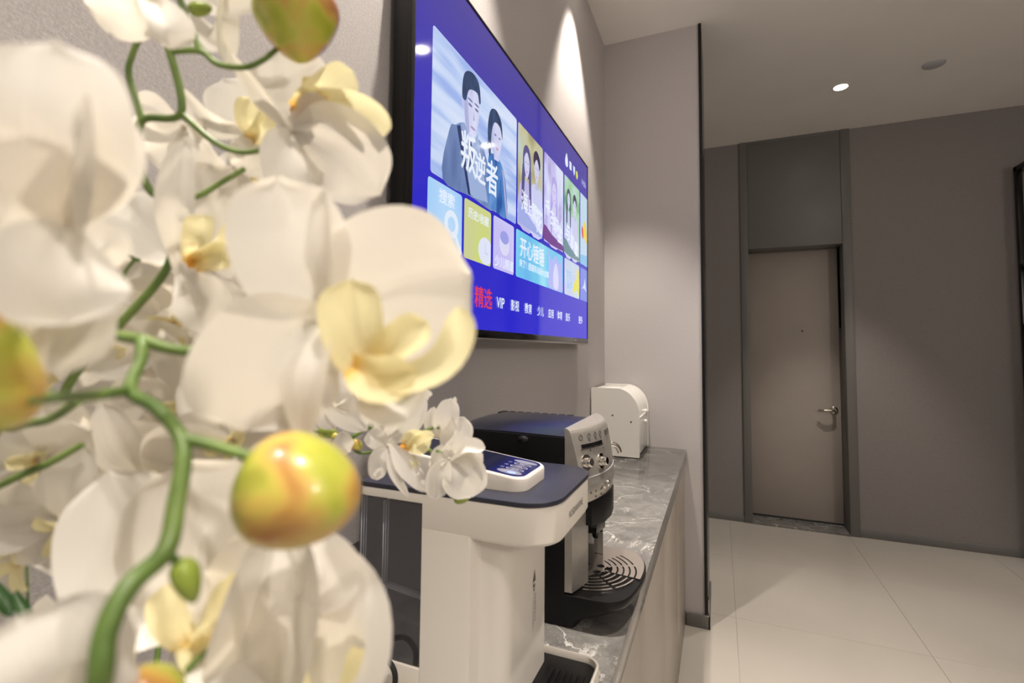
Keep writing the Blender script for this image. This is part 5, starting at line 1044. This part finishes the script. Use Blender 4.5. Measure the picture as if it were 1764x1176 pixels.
    ('lip', 'strap', [(0.3036, 0.1829, 1.2211), (0.3101, 0.1808, 1.2239), (0.316, 0.1797, 1.2273)], 0.0075, (0.653, -0.7207, -0.2329), 12.3, 0.4, 0.02),
   ]),
   dict(c=(0.2291, 0.1333, 1.1686), p=[
    ('sepal', 'sepal', [(0.2286, 0.1329, 1.1694), (0.2205, 0.126, 1.1815), (0.2107, 0.1213, 1.1952)], 0.0215, (0.3734, -0.8936, -0.2492), 7.5, 0.12, 0.02),
    ('sepal', 'sepal', [(0.2287, 0.1334, 1.1676), (0.2232, 0.1339, 1.1511), (0.2147, 0.1408, 1.1353)], 0.0201, (0.3734, -0.8936, -0.2492), -13.3, 0.12, 0.02),
    ('sepal', 'sepal', [(0.2301, 0.1337, 1.1687), (0.245, 0.1418, 1.1703), (0.2629, 0.1453, 1.1707)], 0.0201, (0.3734, -0.8936, -0.2492), 16.5, 0.12, 0.02),
    ('petal', 'petal', [(0.2299, 0.1334, 1.1695), (0.245, 0.127, 1.1809), (0.2565, 0.131, 1.196)], 0.0359, (0.3734, -0.8936, -0.2492), -9.0, 0.14, 0.06),
    ('petal', 'petal', [(0.2282, 0.1331, 1.168), (0.215, 0.1265, 1.1581), (0.1954, 0.133, 1.1514)], 0.0359, (0.3734, -0.8936, -0.2492), 7.6, 0.14, 0.06),
    ('lip', 'strap', [(0.2292, 0.1335, 1.1682), (0.2328, 0.1314, 1.1608), (0.2348, 0.1334, 1.1542)], 0.0072, (0.3734, -0.8936, -0.2492), -3.0, 0.4, 0.02),
    ('lip', 'strap', [(0.2288, 0.1332, 1.1686), (0.2261, 0.1261, 1.1666), (0.2218, 0.1222, 1.1655)], 0.0072, (0.3734, -0.8936, -0.2492), 13.7, 0.4, 0.02),
    ('lip', 'strap', [(0.2292, 0.1333, 1.1689), (0.2331, 0.1279, 1.172), (0.2356, 0.126, 1.1765)], 0.0072, (0.3734, -0.8936, -0.2492), 10.1, 0.4, 0.02),
   ]),
   dict(c=(0.3156, 0.1845, 1.1866), p=[
    ('sepal', 'sepal', [(0.316, 0.1844, 1.1876), (0.3218, 0.1829, 1.2043), (0.326, 0.1838, 1.2232)], 0.022, (0.6044, -0.7281, -0.3234), 10.7, 0.12, 0.02),
    ('sepal', 'sepal', [(0.3148, 0.1841, 1.1861), (0.3022, 0.1768, 1.178), (0.2877, 0.1705, 1.17)], 0.0206, (0.6044, -0.7281, -0.3234), -14.0, 0.12, 0.02),
    ('sepal', 'sepal', [(0.3159, 0.1851, 1.1858), (0.3205, 0.195, 1.1735), (0.3227, 0.2086, 1.1618)], 0.0206, (0.6044, -0.7281, -0.3234), -0.7, 0.12, 0.02),
    ('petal', 'petal', [(0.3165, 0.1852, 1.1866), (0.3342, 0.1916, 1.1839), (0.3472, 0.2055, 1.1843)], 0.0367, (0.6044, -0.7281, -0.3234), 12.3, 0.14, 0.06),
    ('petal', 'petal', [(0.3148, 0.1837, 1.1869), (0.3037, 0.1711, 1.1913), (0.2902, 0.1596, 1.1968)], 0.0367, (0.6044, -0.7281, -0.3234), -20.9, 0.14, 0.06),
    ('lip', 'strap', [(0.3154, 0.1845, 1.1862), (0.3155, 0.1792, 1.178), (0.3111, 0.179, 1.1717)], 0.0073, (0.6044, -0.7281, -0.3234), -8.6, 0.4, 0.02),
    ('lip', 'strap', [(0.3154, 0.1843, 1.1868), (0.3161, 0.1773, 1.1878), (0.315, 0.1719, 1.1899)], 0.0073, (0.6044, -0.7281, -0.3234), 8.6, 0.4, 0.02),
    ('lip', 'strap', [(0.3159, 0.1846, 1.1868), (0.3239, 0.1818, 1.1878), (0.3296, 0.1822, 1.1903)], 0.0073, (0.6044, -0.7281, -0.3234), -3.3, 0.4, 0.02),
   ]),
   dict(c=(0.2772, 0.1549, 1.1415), p=[
    ('sepal', 'sepal', [(0.2767, 0.1542, 1.1425), (0.2686, 0.1436, 1.1574), (0.2584, 0.1346, 1.174)], 0.0232, (0.5441, -0.8031, -0.2429), -14.3, 0.12, 0.02),
    ('sepal', 'sepal', [(0.2767, 0.1549, 1.1404), (0.2692, 0.1536, 1.1237), (0.2572, 0.1582, 1.1077)], 0.0216, (0.5441, -0.8031, -0.2429), -14.1, 0.12, 0.02),
    ('sepal', 'sepal', [(0.2781, 0.1556, 1.1414), (0.2943, 0.1642, 1.1394), (0.3077, 0.179, 1.139)], 0.0216, (0.5441, -0.8031, -0.2429), -12.7, 0.12, 0.02),
    ('petal', 'petal', [(0.278, 0.1552, 1.1424), (0.292, 0.1561, 1.1554), (0.3048, 0.1603, 1.1702)], 0.0387, (0.5441, -0.8031, -0.2429), -21.6, 0.14, 0.06),
    ('petal', 'petal', [(0.2762, 0.1544, 1.1411), (0.2635, 0.1423, 1.1329), (0.248, 0.1324, 1.125)], 0.0387, (0.5441, -0.8031, -0.2429), 4.7, 0.14, 0.06),
    ('lip', 'strap', [(0.2772, 0.155, 1.1411), (0.2797, 0.1524, 1.1329), (0.2789, 0.1549, 1.1257)], 0.0077, (0.5441, -0.8031, -0.2429), -12.8, 0.4, 0.02),
    ('lip', 'strap', [(0.2769, 0.1547, 1.1416), (0.2755, 0.1469, 1.141), (0.2725, 0.1407, 1.1411)], 0.0077, (0.5441, -0.8031, -0.2429), -17.3, 0.4, 0.02),
    ('lip', 'strap', [(0.2773, 0.1549, 1.1418), (0.2813, 0.1515, 1.1449), (0.2859, 0.1474, 1.1481)], 0.0077, (0.5441, -0.8031, -0.2429), -1.6, 0.4, 0.02),
   ]),
   dict(c=(0.3341, 0.1944, 1.1487), p=[
    ('sepal', 'sepal', [(0.334, 0.1941, 1.1497), (0.335, 0.1873, 1.1646), (0.3275, 0.1906, 1.1825)], 0.022, (0.6284, -0.7643, -0.1446), 2.5, 0.12, 0.02),
    ('sepal', 'sepal', [(0.3335, 0.1941, 1.1479), (0.3263, 0.1872, 1.1358), (0.3108, 0.1894, 1.1246)], 0.0206, (0.6284, -0.7643, -0.1446), -6.8, 0.12, 0.02),
    ('sepal', 'sepal', [(0.3348, 0.195, 1.1482), (0.3464, 0.2036, 1.1408), (0.3567, 0.2153, 1.1333)], 0.0206, (0.6284, -0.7643, -0.1446), -2.9, 0.12, 0.02),
    ('petal', 'petal', [(0.335, 0.195, 1.149), (0.3502, 0.2028, 1.1534), (0.3648, 0.213, 1.1583)], 0.0367, (0.6284, -0.7643, -0.1446), -2.2, 0.14, 0.06),
    ('petal', 'petal', [(0.3332, 0.1937, 1.1486), (0.3207, 0.1809, 1.1465), (0.3071, 0.1677, 1.1443)], 0.0367, (0.6284, -0.7643, -0.1446), -10.4, 0.14, 0.06),
    ('lip', 'strap', [(0.334, 0.1944, 1.1482), (0.336, 0.1914, 1.1401), (0.3348, 0.192, 1.1322)], 0.0073, (0.6284, -0.7643, -0.1446), -15.8, 0.4, 0.02),
    ('lip', 'strap', [(0.3339, 0.1942, 1.1488), (0.3334, 0.1879, 1.1499), (0.3316, 0.1827, 1.1514)], 0.0073, (0.6284, -0.7643, -0.1446), 1.3, 0.4, 0.02),
    ('lip', 'strap', [(0.3343, 0.1945, 1.149), (0.3406, 0.192, 1.1522), (0.3456, 0.1915, 1.1561)], 0.0073, (0.6284, -0.7643, -0.1446), -2.4, 0.4, 0.02),
   ]),
   dict(c=(0.2376, 0.1451, 1.1215), p=[
    ('sepal', 'sepal', [(0.2375, 0.145, 1.1224), (0.2371, 0.1427, 1.1358), (0.2369, 0.1396, 1.1501)], 0.0195, (0.3833, -0.922, -0.0545), 4.8, 0.12, 0.02),
    ('sepal', 'sepal', [(0.2369, 0.1449, 1.1208), (0.2263, 0.1408, 1.1093), (0.213, 0.1416, 1.0975)], 0.0182, (0.3833, -0.922, -0.0545), -12.1, 0.12, 0.02),
    ('sepal', 'sepal', [(0.2383, 0.1454, 1.121), (0.2508, 0.1468, 1.1129), (0.2597, 0.1586, 1.1049)], 0.0182, (0.3833, -0.922, -0.0545), -10.3, 0.12, 0.02),
    ('petal', 'petal', [(0.2385, 0.1455, 1.1218), (0.2527, 0.1506, 1.1257), (0.2679, 0.156, 1.13)], 0.0324, (0.3833, -0.922, -0.0545), 7.0, 0.14, 0.06),
    ('petal', 'petal', [(0.2366, 0.1447, 1.1214), (0.222, 0.1373, 1.1201), (0.2034, 0.1367, 1.1191)], 0.0324, (0.3833, -0.922, -0.0545), 12.9, 0.14, 0.06),
    ('lip', 'strap', [(0.2376, 0.1451, 1.1211), (0.2393, 0.1416, 1.1154), (0.2391, 0.1426, 1.1096)], 0.0065, (0.3833, -0.922, -0.0545), 5.4, 0.4, 0.02),
    ('lip', 'strap', [(0.2374, 0.145, 1.1216), (0.2352, 0.1393, 1.1227), (0.2322, 0.1348, 1.1241)], 0.0065, (0.3833, -0.922, -0.0545), -0.5, 0.4, 0.02),
    ('lip', 'strap', [(0.2378, 0.1452, 1.1216), (0.2421, 0.1433, 1.1233), (0.2459, 0.1433, 1.1252)], 0.0065, (0.3833, -0.922, -0.0545), 2.5, 0.4, 0.02),
   ]),
   dict(c=(0.3261, 0.182, 1.1196), p=[
    ('sepal', 'sepal', [(0.3264, 0.182, 1.1206), (0.3317, 0.1818, 1.1366), (0.3356, 0.184, 1.1541)], 0.0211, (0.5531, -0.8197, -0.1489), 11.7, 0.12, 0.02),
    ('sepal', 'sepal', [(0.3252, 0.1815, 1.1193), (0.3127, 0.171, 1.1148), (0.2957, 0.1654, 1.1109)], 0.0197, (0.5531, -0.8197, -0.1489), 14.5, 0.12, 0.02),
    ('sepal', 'sepal', [(0.3265, 0.1824, 1.1187), (0.3316, 0.1892, 1.1042), (0.3347, 0.2001, 1.0895)], 0.0197, (0.5531, -0.8197, -0.1489), -10.6, 0.12, 0.02),
    ('petal', 'petal', [(0.3269, 0.1826, 1.1195), (0.342, 0.189, 1.1166), (0.3523, 0.2044, 1.1152)], 0.0352, (0.5531, -0.8197, -0.1489), 10.7, 0.14, 0.06),
    ('petal', 'petal', [(0.3252, 0.1814, 1.1199), (0.3155, 0.1658, 1.1236), (0.2989, 0.1584, 1.1292)], 0.0352, (0.5531, -0.8197, -0.1489), 21.7, 0.14, 0.06),
    ('lip', 'strap', [(0.3259, 0.1819, 1.1193), (0.3257, 0.1763, 1.1135), (0.3214, 0.1764, 1.1085)], 0.007, (0.5531, -0.8197, -0.1489), -10.4, 0.4, 0.02),
    ('lip', 'strap', [(0.326, 0.1819, 1.1198), (0.3264, 0.1765, 1.1227), (0.3253, 0.1728, 1.1262)], 0.007, (0.5531, -0.8197, -0.1489), 14.8, 0.4, 0.02),
    ('lip', 'strap', [(0.3263, 0.1821, 1.1197), (0.332, 0.1815, 1.1203), (0.3376, 0.1814, 1.1211)], 0.007, (0.5531, -0.8197, -0.1489), -19.3, 0.4, 0.02),
   ]),
  ]),
 dict(name='orchid_spray', label='small sharp white orchid spray drooping in front of the water dispenser tank',
  stems=[([(0.2, 0.2, 0.87), (0.2, 0.21, 0.98), (0.1012, 0.3015, 1.1847), (0.1766, 0.321, 1.2024), (0.2222, 0.3349, 1.1961), (0.245, 0.3413, 1.1934), (0.2624, 0.3458, 1.2023), (0.2897, 0.3573, 1.2001), (0.3078, 0.3658, 1.183), (0.3131, 0.3688, 1.1707)], (0.002, 0.0018, 0.0016, 0.0014)), ([(0.2624, 0.3458, 1.2023), (0.263, 0.3455, 1.2121), (0.264, 0.3453, 1.222)], (0.0022, 0.002)), ([(0.245, 0.3413, 1.1934), (0.2487, 0.3424, 1.1817), (0.2599, 0.3461, 1.1801), (0.2735, 0.3493, 1.1846)], (0.0014, 0.0012)), ([(0.3006, 0.3622, 1.1943), (0.3034, 0.3631, 1.1982), (0.3089, 0.3652, 1.2012), (0.3157, 0.368, 1.2023)], (0.0014, 0.0012)), ([(0.3114, 0.3673, 1.1835), (0.3179, 0.368, 1.1811), (0.3234, 0.3683, 1.1776)], (0.0014, 0.0012)), ([(0.3131, 0.3688, 1.1707), (0.3233, 0.374, 1.1536), (0.33, 0.3774, 1.1433)], (0.0012, 0.0011))],
  buds=[((0.2504, 0.3417, 1.1869), (0.6991, 0.3424, -0.6277), 0.0109, 0.0089, 'bud', 0.2), ((0.2245, 0.3358, 1.1967), (0.8935, 0.3885, -0.2253), 0.017, 0.011, 'budgreen', 0.2), ((0.3323, 0.3784, 1.1428), (0.9206, 0.3743, 0.1113), 0.0138, 0.0099, 'budgreen', 0.2), ((0.2319, 0.3369, 1.1931), (0.7648, 0.3477, -0.5423), 0.007, 0.006, 'bud', 0.2)],
  flowers=[
   dict(c=(0.2766, 0.3483, 1.1869), p=[
    ('petal', 'round', [(0.2775, 0.3487, 1.186), (0.2711, 0.3413, 1.1939), (0.2636, 0.34, 1.1993)], 0.0175, (0.6037, -0.7781, 0.1735), 0, 0.1, 0.05),
    ('petal', 'round', [(0.277, 0.3485, 1.1869), (0.2739, 0.3413, 1.1765), (0.2711, 0.3433, 1.1596)], 0.0165, (0.595, -0.7751, 0.2124), 10, 0.14, 0.05),
    ('sepal', 'sepal', [(0.2755, 0.3488, 1.1887), (0.271, 0.3472, 1.2027), (0.2735, 0.3497, 1.2157)], 0.0118, (0.5995, -0.7858, 0.1523), 5, 0.12, 0.02),
    ('petal', 'round', [(0.2763, 0.3502, 1.1885), (0.2922, 0.3533, 1.2129), (0.2957, 0.3575, 1.2386)], 0.0305, (0.5628, -0.816, 0.1319), -8, 0.12, 0.05),
    ('sepal', 'sepal', [(0.2772, 0.3476, 1.1842), (0.2866, 0.345, 1.1661), (0.2967, 0.3526, 1.146)], 0.0082, (0.569, -0.7874, 0.2371), 10, 0.2, 0.02),
    ('petal', 'sepal', [(0.2799, 0.3484, 1.1901), (0.2973, 0.3491, 1.1724), (0.3118, 0.3587, 1.1495)], 0.0174, (0.5498, -0.8044, 0.2249), -12, 0.2, 0.05),
    ('lip', 'round', [(0.2908, 0.3521, 1.1865), (0.3033, 0.3504, 1.1926), (0.3123, 0.3567, 1.1851)], 0.0193, (0.5439, -0.8194, 0.181), 0, 0.2, 0.03),
    ('lip', 'strap', [(0.2942, 0.3514, 1.1845), (0.3075, 0.3498, 1.1954), (0.318, 0.3561, 1.1984)], 0.0096, (0.5382, -0.8243, 0.1758), 0, 0.2, 0.03),
    ('lip', 'strap', [(0.2977, 0.3532, 1.1797), (0.3026, 0.3511, 1.1758), (0.3032, 0.3538, 1.1706)], 0.0067, (0.5401, -0.8128, 0.2181), 0, 0.2, 0.03),
   ]),
   dict(c=(0.3168, 0.3713, 1.1911), p=[
    ('sepal', 'sepal', [(0.3158, 0.373, 1.1917), (0.3092, 0.3673, 1.2049), (0.3097, 0.3688, 1.2195)], 0.0139, (0.5193, -0.8414, 0.1491), 10, 0.15, 0.02),
    ('petal', 'round', [(0.3158, 0.373, 1.1917), (0.3208, 0.3697, 1.2092), (0.3236, 0.3742, 1.2266)], 0.0209, (0.4979, -0.8557, 0.1407), -5, 0.12, 0.05),
    ('petal', 'round', [(0.3166, 0.3739, 1.1823), (0.3284, 0.3737, 1.1955), (0.3335, 0.3792, 1.2108)], 0.0258, (0.4782, -0.8613, 0.1717), -10, 0.1, 0.05),
    ('sepal', 'sepal', [(0.3177, 0.3719, 1.1876), (0.3156, 0.3672, 1.1786), (0.319, 0.3712, 1.1708)], 0.0128, (0.5031, -0.8386, 0.2087), 0, 0.15, 0.02),
    ('sepal', 'sepal', [(0.3235, 0.3767, 1.2194), (0.3259, 0.3752, 1.2246), (0.3264, 0.3752, 1.2281)], 0.004, (0.4857, -0.8678, 0.105), 0, 0.1, 0.02),
   ]),
   dict(c=(0.3272, 0.3655, 1.1776), p=[
    ('petal', 'strap', [(0.3272, 0.3655, 1.1776), (0.3418, 0.3644, 1.1895), (0.3568, 0.3729, 1.1873)], 0.0125, (0.4614, -0.8663, 0.1914), 20, 0.2, 0.05),
    ('petal', 'round', [(0.3263, 0.3662, 1.1783), (0.3383, 0.3687, 1.1661), (0.3438, 0.3743, 1.1458)], 0.0377, (0.4584, -0.8554, 0.2411), -4, 0.1, 0.05),
    ('petal', 'round', [(0.3273, 0.3645, 1.1768), (0.3222, 0.3567, 1.1638), (0.3191, 0.3597, 1.1453)], 0.0211, (0.4979, -0.8312, 0.2475), 12, 0.16, 0.05),
    ('sepal', 'sepal', [(0.3268, 0.3654, 1.1776), (0.3208, 0.3586, 1.1774), (0.3143, 0.3586, 1.1683)], 0.0116, (0.5022, -0.8373, 0.2162), 0, 0.15, 0.02),
    ('sepal', 'sepal', [(0.3263, 0.3652, 1.1776), (0.3274, 0.363, 1.1852), (0.3288, 0.3633, 1.1896)], 0.0087, (0.4882, -0.8499, 0.1985), 0, 0.15, 0.02),
    ('petal', 'strap', [(0.3266, 0.3675, 1.1771), (0.3411, 0.3712, 1.1801), (0.3522, 0.3783, 1.1749)], 0.0146, (0.4544, -0.8658, 0.2097), 0, 0.15, 0.05),
   ]),
   dict(c=(0.2543, 0.318, 1.2499), p=[
    ('petal', 'round', [(0.2552, 0.3181, 1.2546), (0.2635, 0.3161, 1.2354), (0.2608, 0.3227, 1.2162)], 0.0402, (0.6506, -0.7549, 0.0826), 0, -0.14, 0.05),
    ('petal', 'sepal', [(0.2506, 0.3192, 1.2403), (0.2575, 0.3188, 1.222), (0.2719, 0.3281, 1.2022)], 0.0291, (0.6536, -0.7484, 0.1127), -20, 0.18, 0.05),
    ('petal', 'round', [(0.2397, 0.3146, 1.2402), (0.2425, 0.3122, 1.2265), (0.2472, 0.3178, 1.2029)], 0.0282, (0.6813, -0.725, 0.101), 20, 0.15, 0.05),
    ('sepal', 'sepal', [(0.2509, 0.3314, 1.1821), (0.2502, 0.3263, 1.19), (0.2481, 0.3269, 1.2006)], 0.0163, (0.6478, -0.7399, 0.1814), 0, 0.15, 0.02),
    ('petal', 'round', [(0.2529, 0.3195, 1.2498), (0.2687, 0.3215, 1.2538), (0.276, 0.3272, 1.2454)], 0.0188, (0.6387, -0.7685, 0.0387), 0, 0.15, 0.05),
    ('sepal', 'sepal', [(0.2987, 0.365, 1.2243), (0.3049, 0.3651, 1.2295), (0.3062, 0.3669, 1.2274)], 0.008, (0.5323, -0.8414, 0.0933), 0, 0.1, 0.02),
   ]),
   dict(c=(0.1917, 0.3402, 1.1675), p=[
    ('sepal', 'sepal', [(0.1915, 0.3401, 1.1682), (0.1891, 0.338, 1.1799), (0.1851, 0.3382, 1.1925)], 0.0155, (0.4733, -0.8793, -0.0533), 5.0, 0.12, 0.02),
    ('sepal', 'sepal', [(0.1914, 0.3401, 1.1668), (0.1863, 0.337, 1.1555), (0.1801, 0.3352, 1.1436)], 0.0145, (0.4733, -0.8793, -0.0533), -7.4, 0.12, 0.02),
    ('sepal', 'sepal', [(0.1923, 0.3405, 1.1673), (0.202, 0.3442, 1.1635), (0.2086, 0.3552, 1.1599)], 0.0145, (0.4733, -0.8793, -0.0533), -9.7, 0.12, 0.02),
    ('petal', 'petal', [(0.1924, 0.3405, 1.1678), (0.2034, 0.3453, 1.173), (0.2139, 0.3525, 1.1787)], 0.0258, (0.4733, -0.8793, -0.0533), 1.4, 0.14, 0.06),
    ('petal', 'petal', [(0.191, 0.3398, 1.1674), (0.1818, 0.332, 1.1653), (0.1693, 0.3286, 1.1634)], 0.0258, (0.4733, -0.8793, -0.0533), 14.0, 0.14, 0.06),
    ('lip', 'strap', [(0.1917, 0.3402, 1.1672), (0.193, 0.3386, 1.1626), (0.1935, 0.3384, 1.1579)], 0.0052, (0.4733, -0.8793, -0.0533), 11.8, 0.4, 0.02),
    ('lip', 'strap', [(0.1915, 0.3401, 1.1676), (0.1899, 0.3352, 1.1682), (0.1871, 0.3319, 1.1691)], 0.0052, (0.4733, -0.8793, -0.0533), 7.5, 0.4, 0.02),
    ('lip', 'strap', [(0.1919, 0.3403, 1.1677), (0.1957, 0.3387, 1.1703), (0.1997, 0.3371, 1.173)], 0.0052, (0.4733, -0.8793, -0.0533), -6.3, 0.4, 0.02),
   ]),
  ]),
]
LEAVES = [
    ('leaf', 'strap', [(0.2389, 0.1099, 1.1742), (0.257, 0.1125, 1.167), (0.2635, 0.1158, 1.157)], 0.0058, (0.8774, -0.3539, 0.324), 20, 0.25, 0),
    ('leaf', 'strap', [(0.2581, 0.1185, 1.1646), (0.2697, 0.1184, 1.157), (0.2727, 0.1201, 1.1479)], 0.0049, (0.8519, -0.3789, 0.3616), -10, 0.25, 0),
]
PROF = {'petal': [(0, .12), (.1, .32), (.3, .80), (.55, 1), (.8, .86), (.93, .52), (1, .05)],
        'sepal': [(0, .24), (.15, .52), (.45, 1), (.75, .82), (.92, .45), (1, .04)],
        'round': [(0, .16), (.15, .60), (.35, .92), (.55, 1), (.78, .88), (.92, .58), (1, .05)],
        'strap': [(0, .50), (.3, .86), (.7, 1), (.9, .74), (1, .10)]}
def prof(shape, u):
    P = PROF[shape]
    for (a, wa), (b, wb) in zip(P, P[1:]):
        if u <= b:
            t = (u - a) / (b - a)
            i = P.index((a, wa)); p0 = P[i - 1] if i else (2 * a - b, wa); p3 = P[i + 2] if i + 2 < len(P) else (2 * b - a, wb * .2)
            m1 = (wb - p0[1]) / (b - p0[0]) * (b - a); m2 = (p3[1] - wa) / (p3[0] - a) * (b - a)
            return max(.02, (2 * t ** 3 - 3 * t * t + 1) * wa + (t ** 3 - 2 * t * t + t) * m1 + (-2 * t ** 3 + 3 * t * t) * wb + (t ** 3 - t * t) * m2)
    return P[-1][1]
def petal_bm(bm, uvl, pc, nu=18, nv=10):
    kind, shape, pts, W, N, roll, cup, rip = pc
    path = spline(pts, 12); N = Vector(N); m = len(path) - 1
    ph = random.uniform(0, 6.3); ra = math.radians(roll)
    rows = []
    for i in range(nu + 1):
        s = i / nu; u = 1 - (1 - s) ** 1.7 if s > 0 else 0
        q = u * m; k = min(int(q), m - 1); p = path[k].lerp(path[k + 1], q - k)
        T = (path[min(k + 2, m)] - path[max(k - 1, 0)]).normalized()
        N0 = (N - T * N.dot(T)).normalized(); S0 = T.cross(N0)
        Sd = S0 * math.cos(ra) + N0 * math.sin(ra); Nn = N0 * math.cos(ra) - S0 * math.sin(ra)
        h = W * .5 * prof(shape, u); row = []
        for j in range(nv + 1):
            v = -1 + 2 * j / nv
            d = cup * W * v * v * prof(shape, u) + rip * W * math.sin(3.2 * v + ph + 4 * u) * u * abs(v) - .055 * W * math.exp(-(v / .15) ** 2) * (1 - .7 * u)
            row.append((bm.verts.new(p + Sd * h * v + Nn * d), (u, v * .5 + .5)))
        rows.append(row)
    for a, b in zip(rows, rows[1:]):
        for j in range(nv):
            f = bm.faces.new((a[j][0], a[j + 1][0], b[j + 1][0], b[j][0])); f.smooth = True
            for lp, uv in zip(f.loops, (a[j][1], a[j + 1][1], b[j + 1][1], b[j][1])): lp[uvl].uv = uv
def petal_obj(name, pcs, m, parent):
    bm = bmesh.new(); uvl = bm.loops.layers.uv.new('UVMap')
    for pc in pcs: petal_bm(bm, uvl, pc)
    me = bpy.data.meshes.new(name); bm.to_mesh(me); bm.free(); me.materials.append(m)
    return link(name, me, parent)
def bud_obj(b, parent):
    c, a, L, W, mk, tp = b
    bm = bmesh.new(); c = Vector(c); a = Vector(a); n = a.orthogonal().normalized(); bb = a.cross(n); rs = []
    for i in range(19):
        t = i / 18; h = -L / 2 + L * (.5 - .5 * math.cos(PI * t))
        x = 2 * h / L
        r = W / 2 * math.sqrt(max(0, 1 - abs(x) ** 2.3)) * (1 - tp * x)
        rs.append([c + a * h + (n * math.cos(q) + bb * math.sin(q)) * max(r, W * .008) * (1 - .045 * abs(math.cos(1.5 * q + .4)) ** 8 * (1 - t * .3)) for q in [2 * PI * k / 30 for k in range(30)]])
    rings(bm, rs); return obj('bud', bm, M[mk], parent, ang=80, label='small green bud' if mk == 'budgreen' else 'glossy yellow green bud')
for sp in SPRAYS:
    root = thing(sp['name'], sp['label'], 'orchid', sp['stems'][0][0][0], None)
    for q, (pts, r) in enumerate(sp['stems']):
        bm = NB(); tube(bm, pts, r, 10, 7); obj('stem' if q == 0 else 'pedicel', bm, M['stem'], root, ang=80)
    for b in sp['buds']: bud_obj(b, root)
    for fl in sp['flowers']:
        c = Vector(fl['c']); pcs = fl['p']
        P0 = [Vector(p[2][0]) for p in pcs if p[0] != 'lip']; c0 = sum(P0, Vector()) / len(P0)
        size = max(p[3] for p in pcs)
        bm = NB(); lathe(bm, c0, Vector(pcs[0][4]), [(-.05 * size, .012 * size), (-.02 * size, .05 * size), (.02 * size, .05 * size), (.05 * size, .03 * size), (.06 * size, .005 * size)], 12)
        fo = obj('flower', bm, M['petal2'], root, ang=80)
        for p in pcs:
            if p[0] != 'lip': petal_obj(p[0], [p], M['petal'], fo)
        lips = [p for p in pcs if p[0] == 'lip']
        if lips:
            petal_obj('lip', lips, M['lip'], fo)
            l0 = Vector(lips[0][2][0]); ls = lips[0][3]
            bm = NB(); lathe(bm, l0, Vector(lips[0][4]), [(-.15 * ls, .10 * ls), (0, .17 * ls), (.12 * ls, .12 * ls), (.17 * ls, .01 * ls)], 10); obj('callus', bm, M['orange'], fo, ang=80)
# the pot they stand in
pt = thing('flower_pot', 'pale ceramic pot holding the orchid sprays on the counter', 'pot', (.20, .16, .80))
b = lathe(NB(), (.20, .16, .8003), (0, 0, 1), [(0, .055), (.004, .060), (.04, .068), (.07, .074), (.085, .076), (.086, .071), (.072, .068)], 36); obj('bowl', b, M['pot'], pt)
b = lathe(NB(), (.20, .16, .866), (0, 0, 1), [(0, .067), (.004, .066), (.008, .040), (.009, .001)], 30); obj('moss', b, M['moss'], pt)
for l in LEAVES:
    o = petal_obj('leaf', [l], M['leaf'], pt)
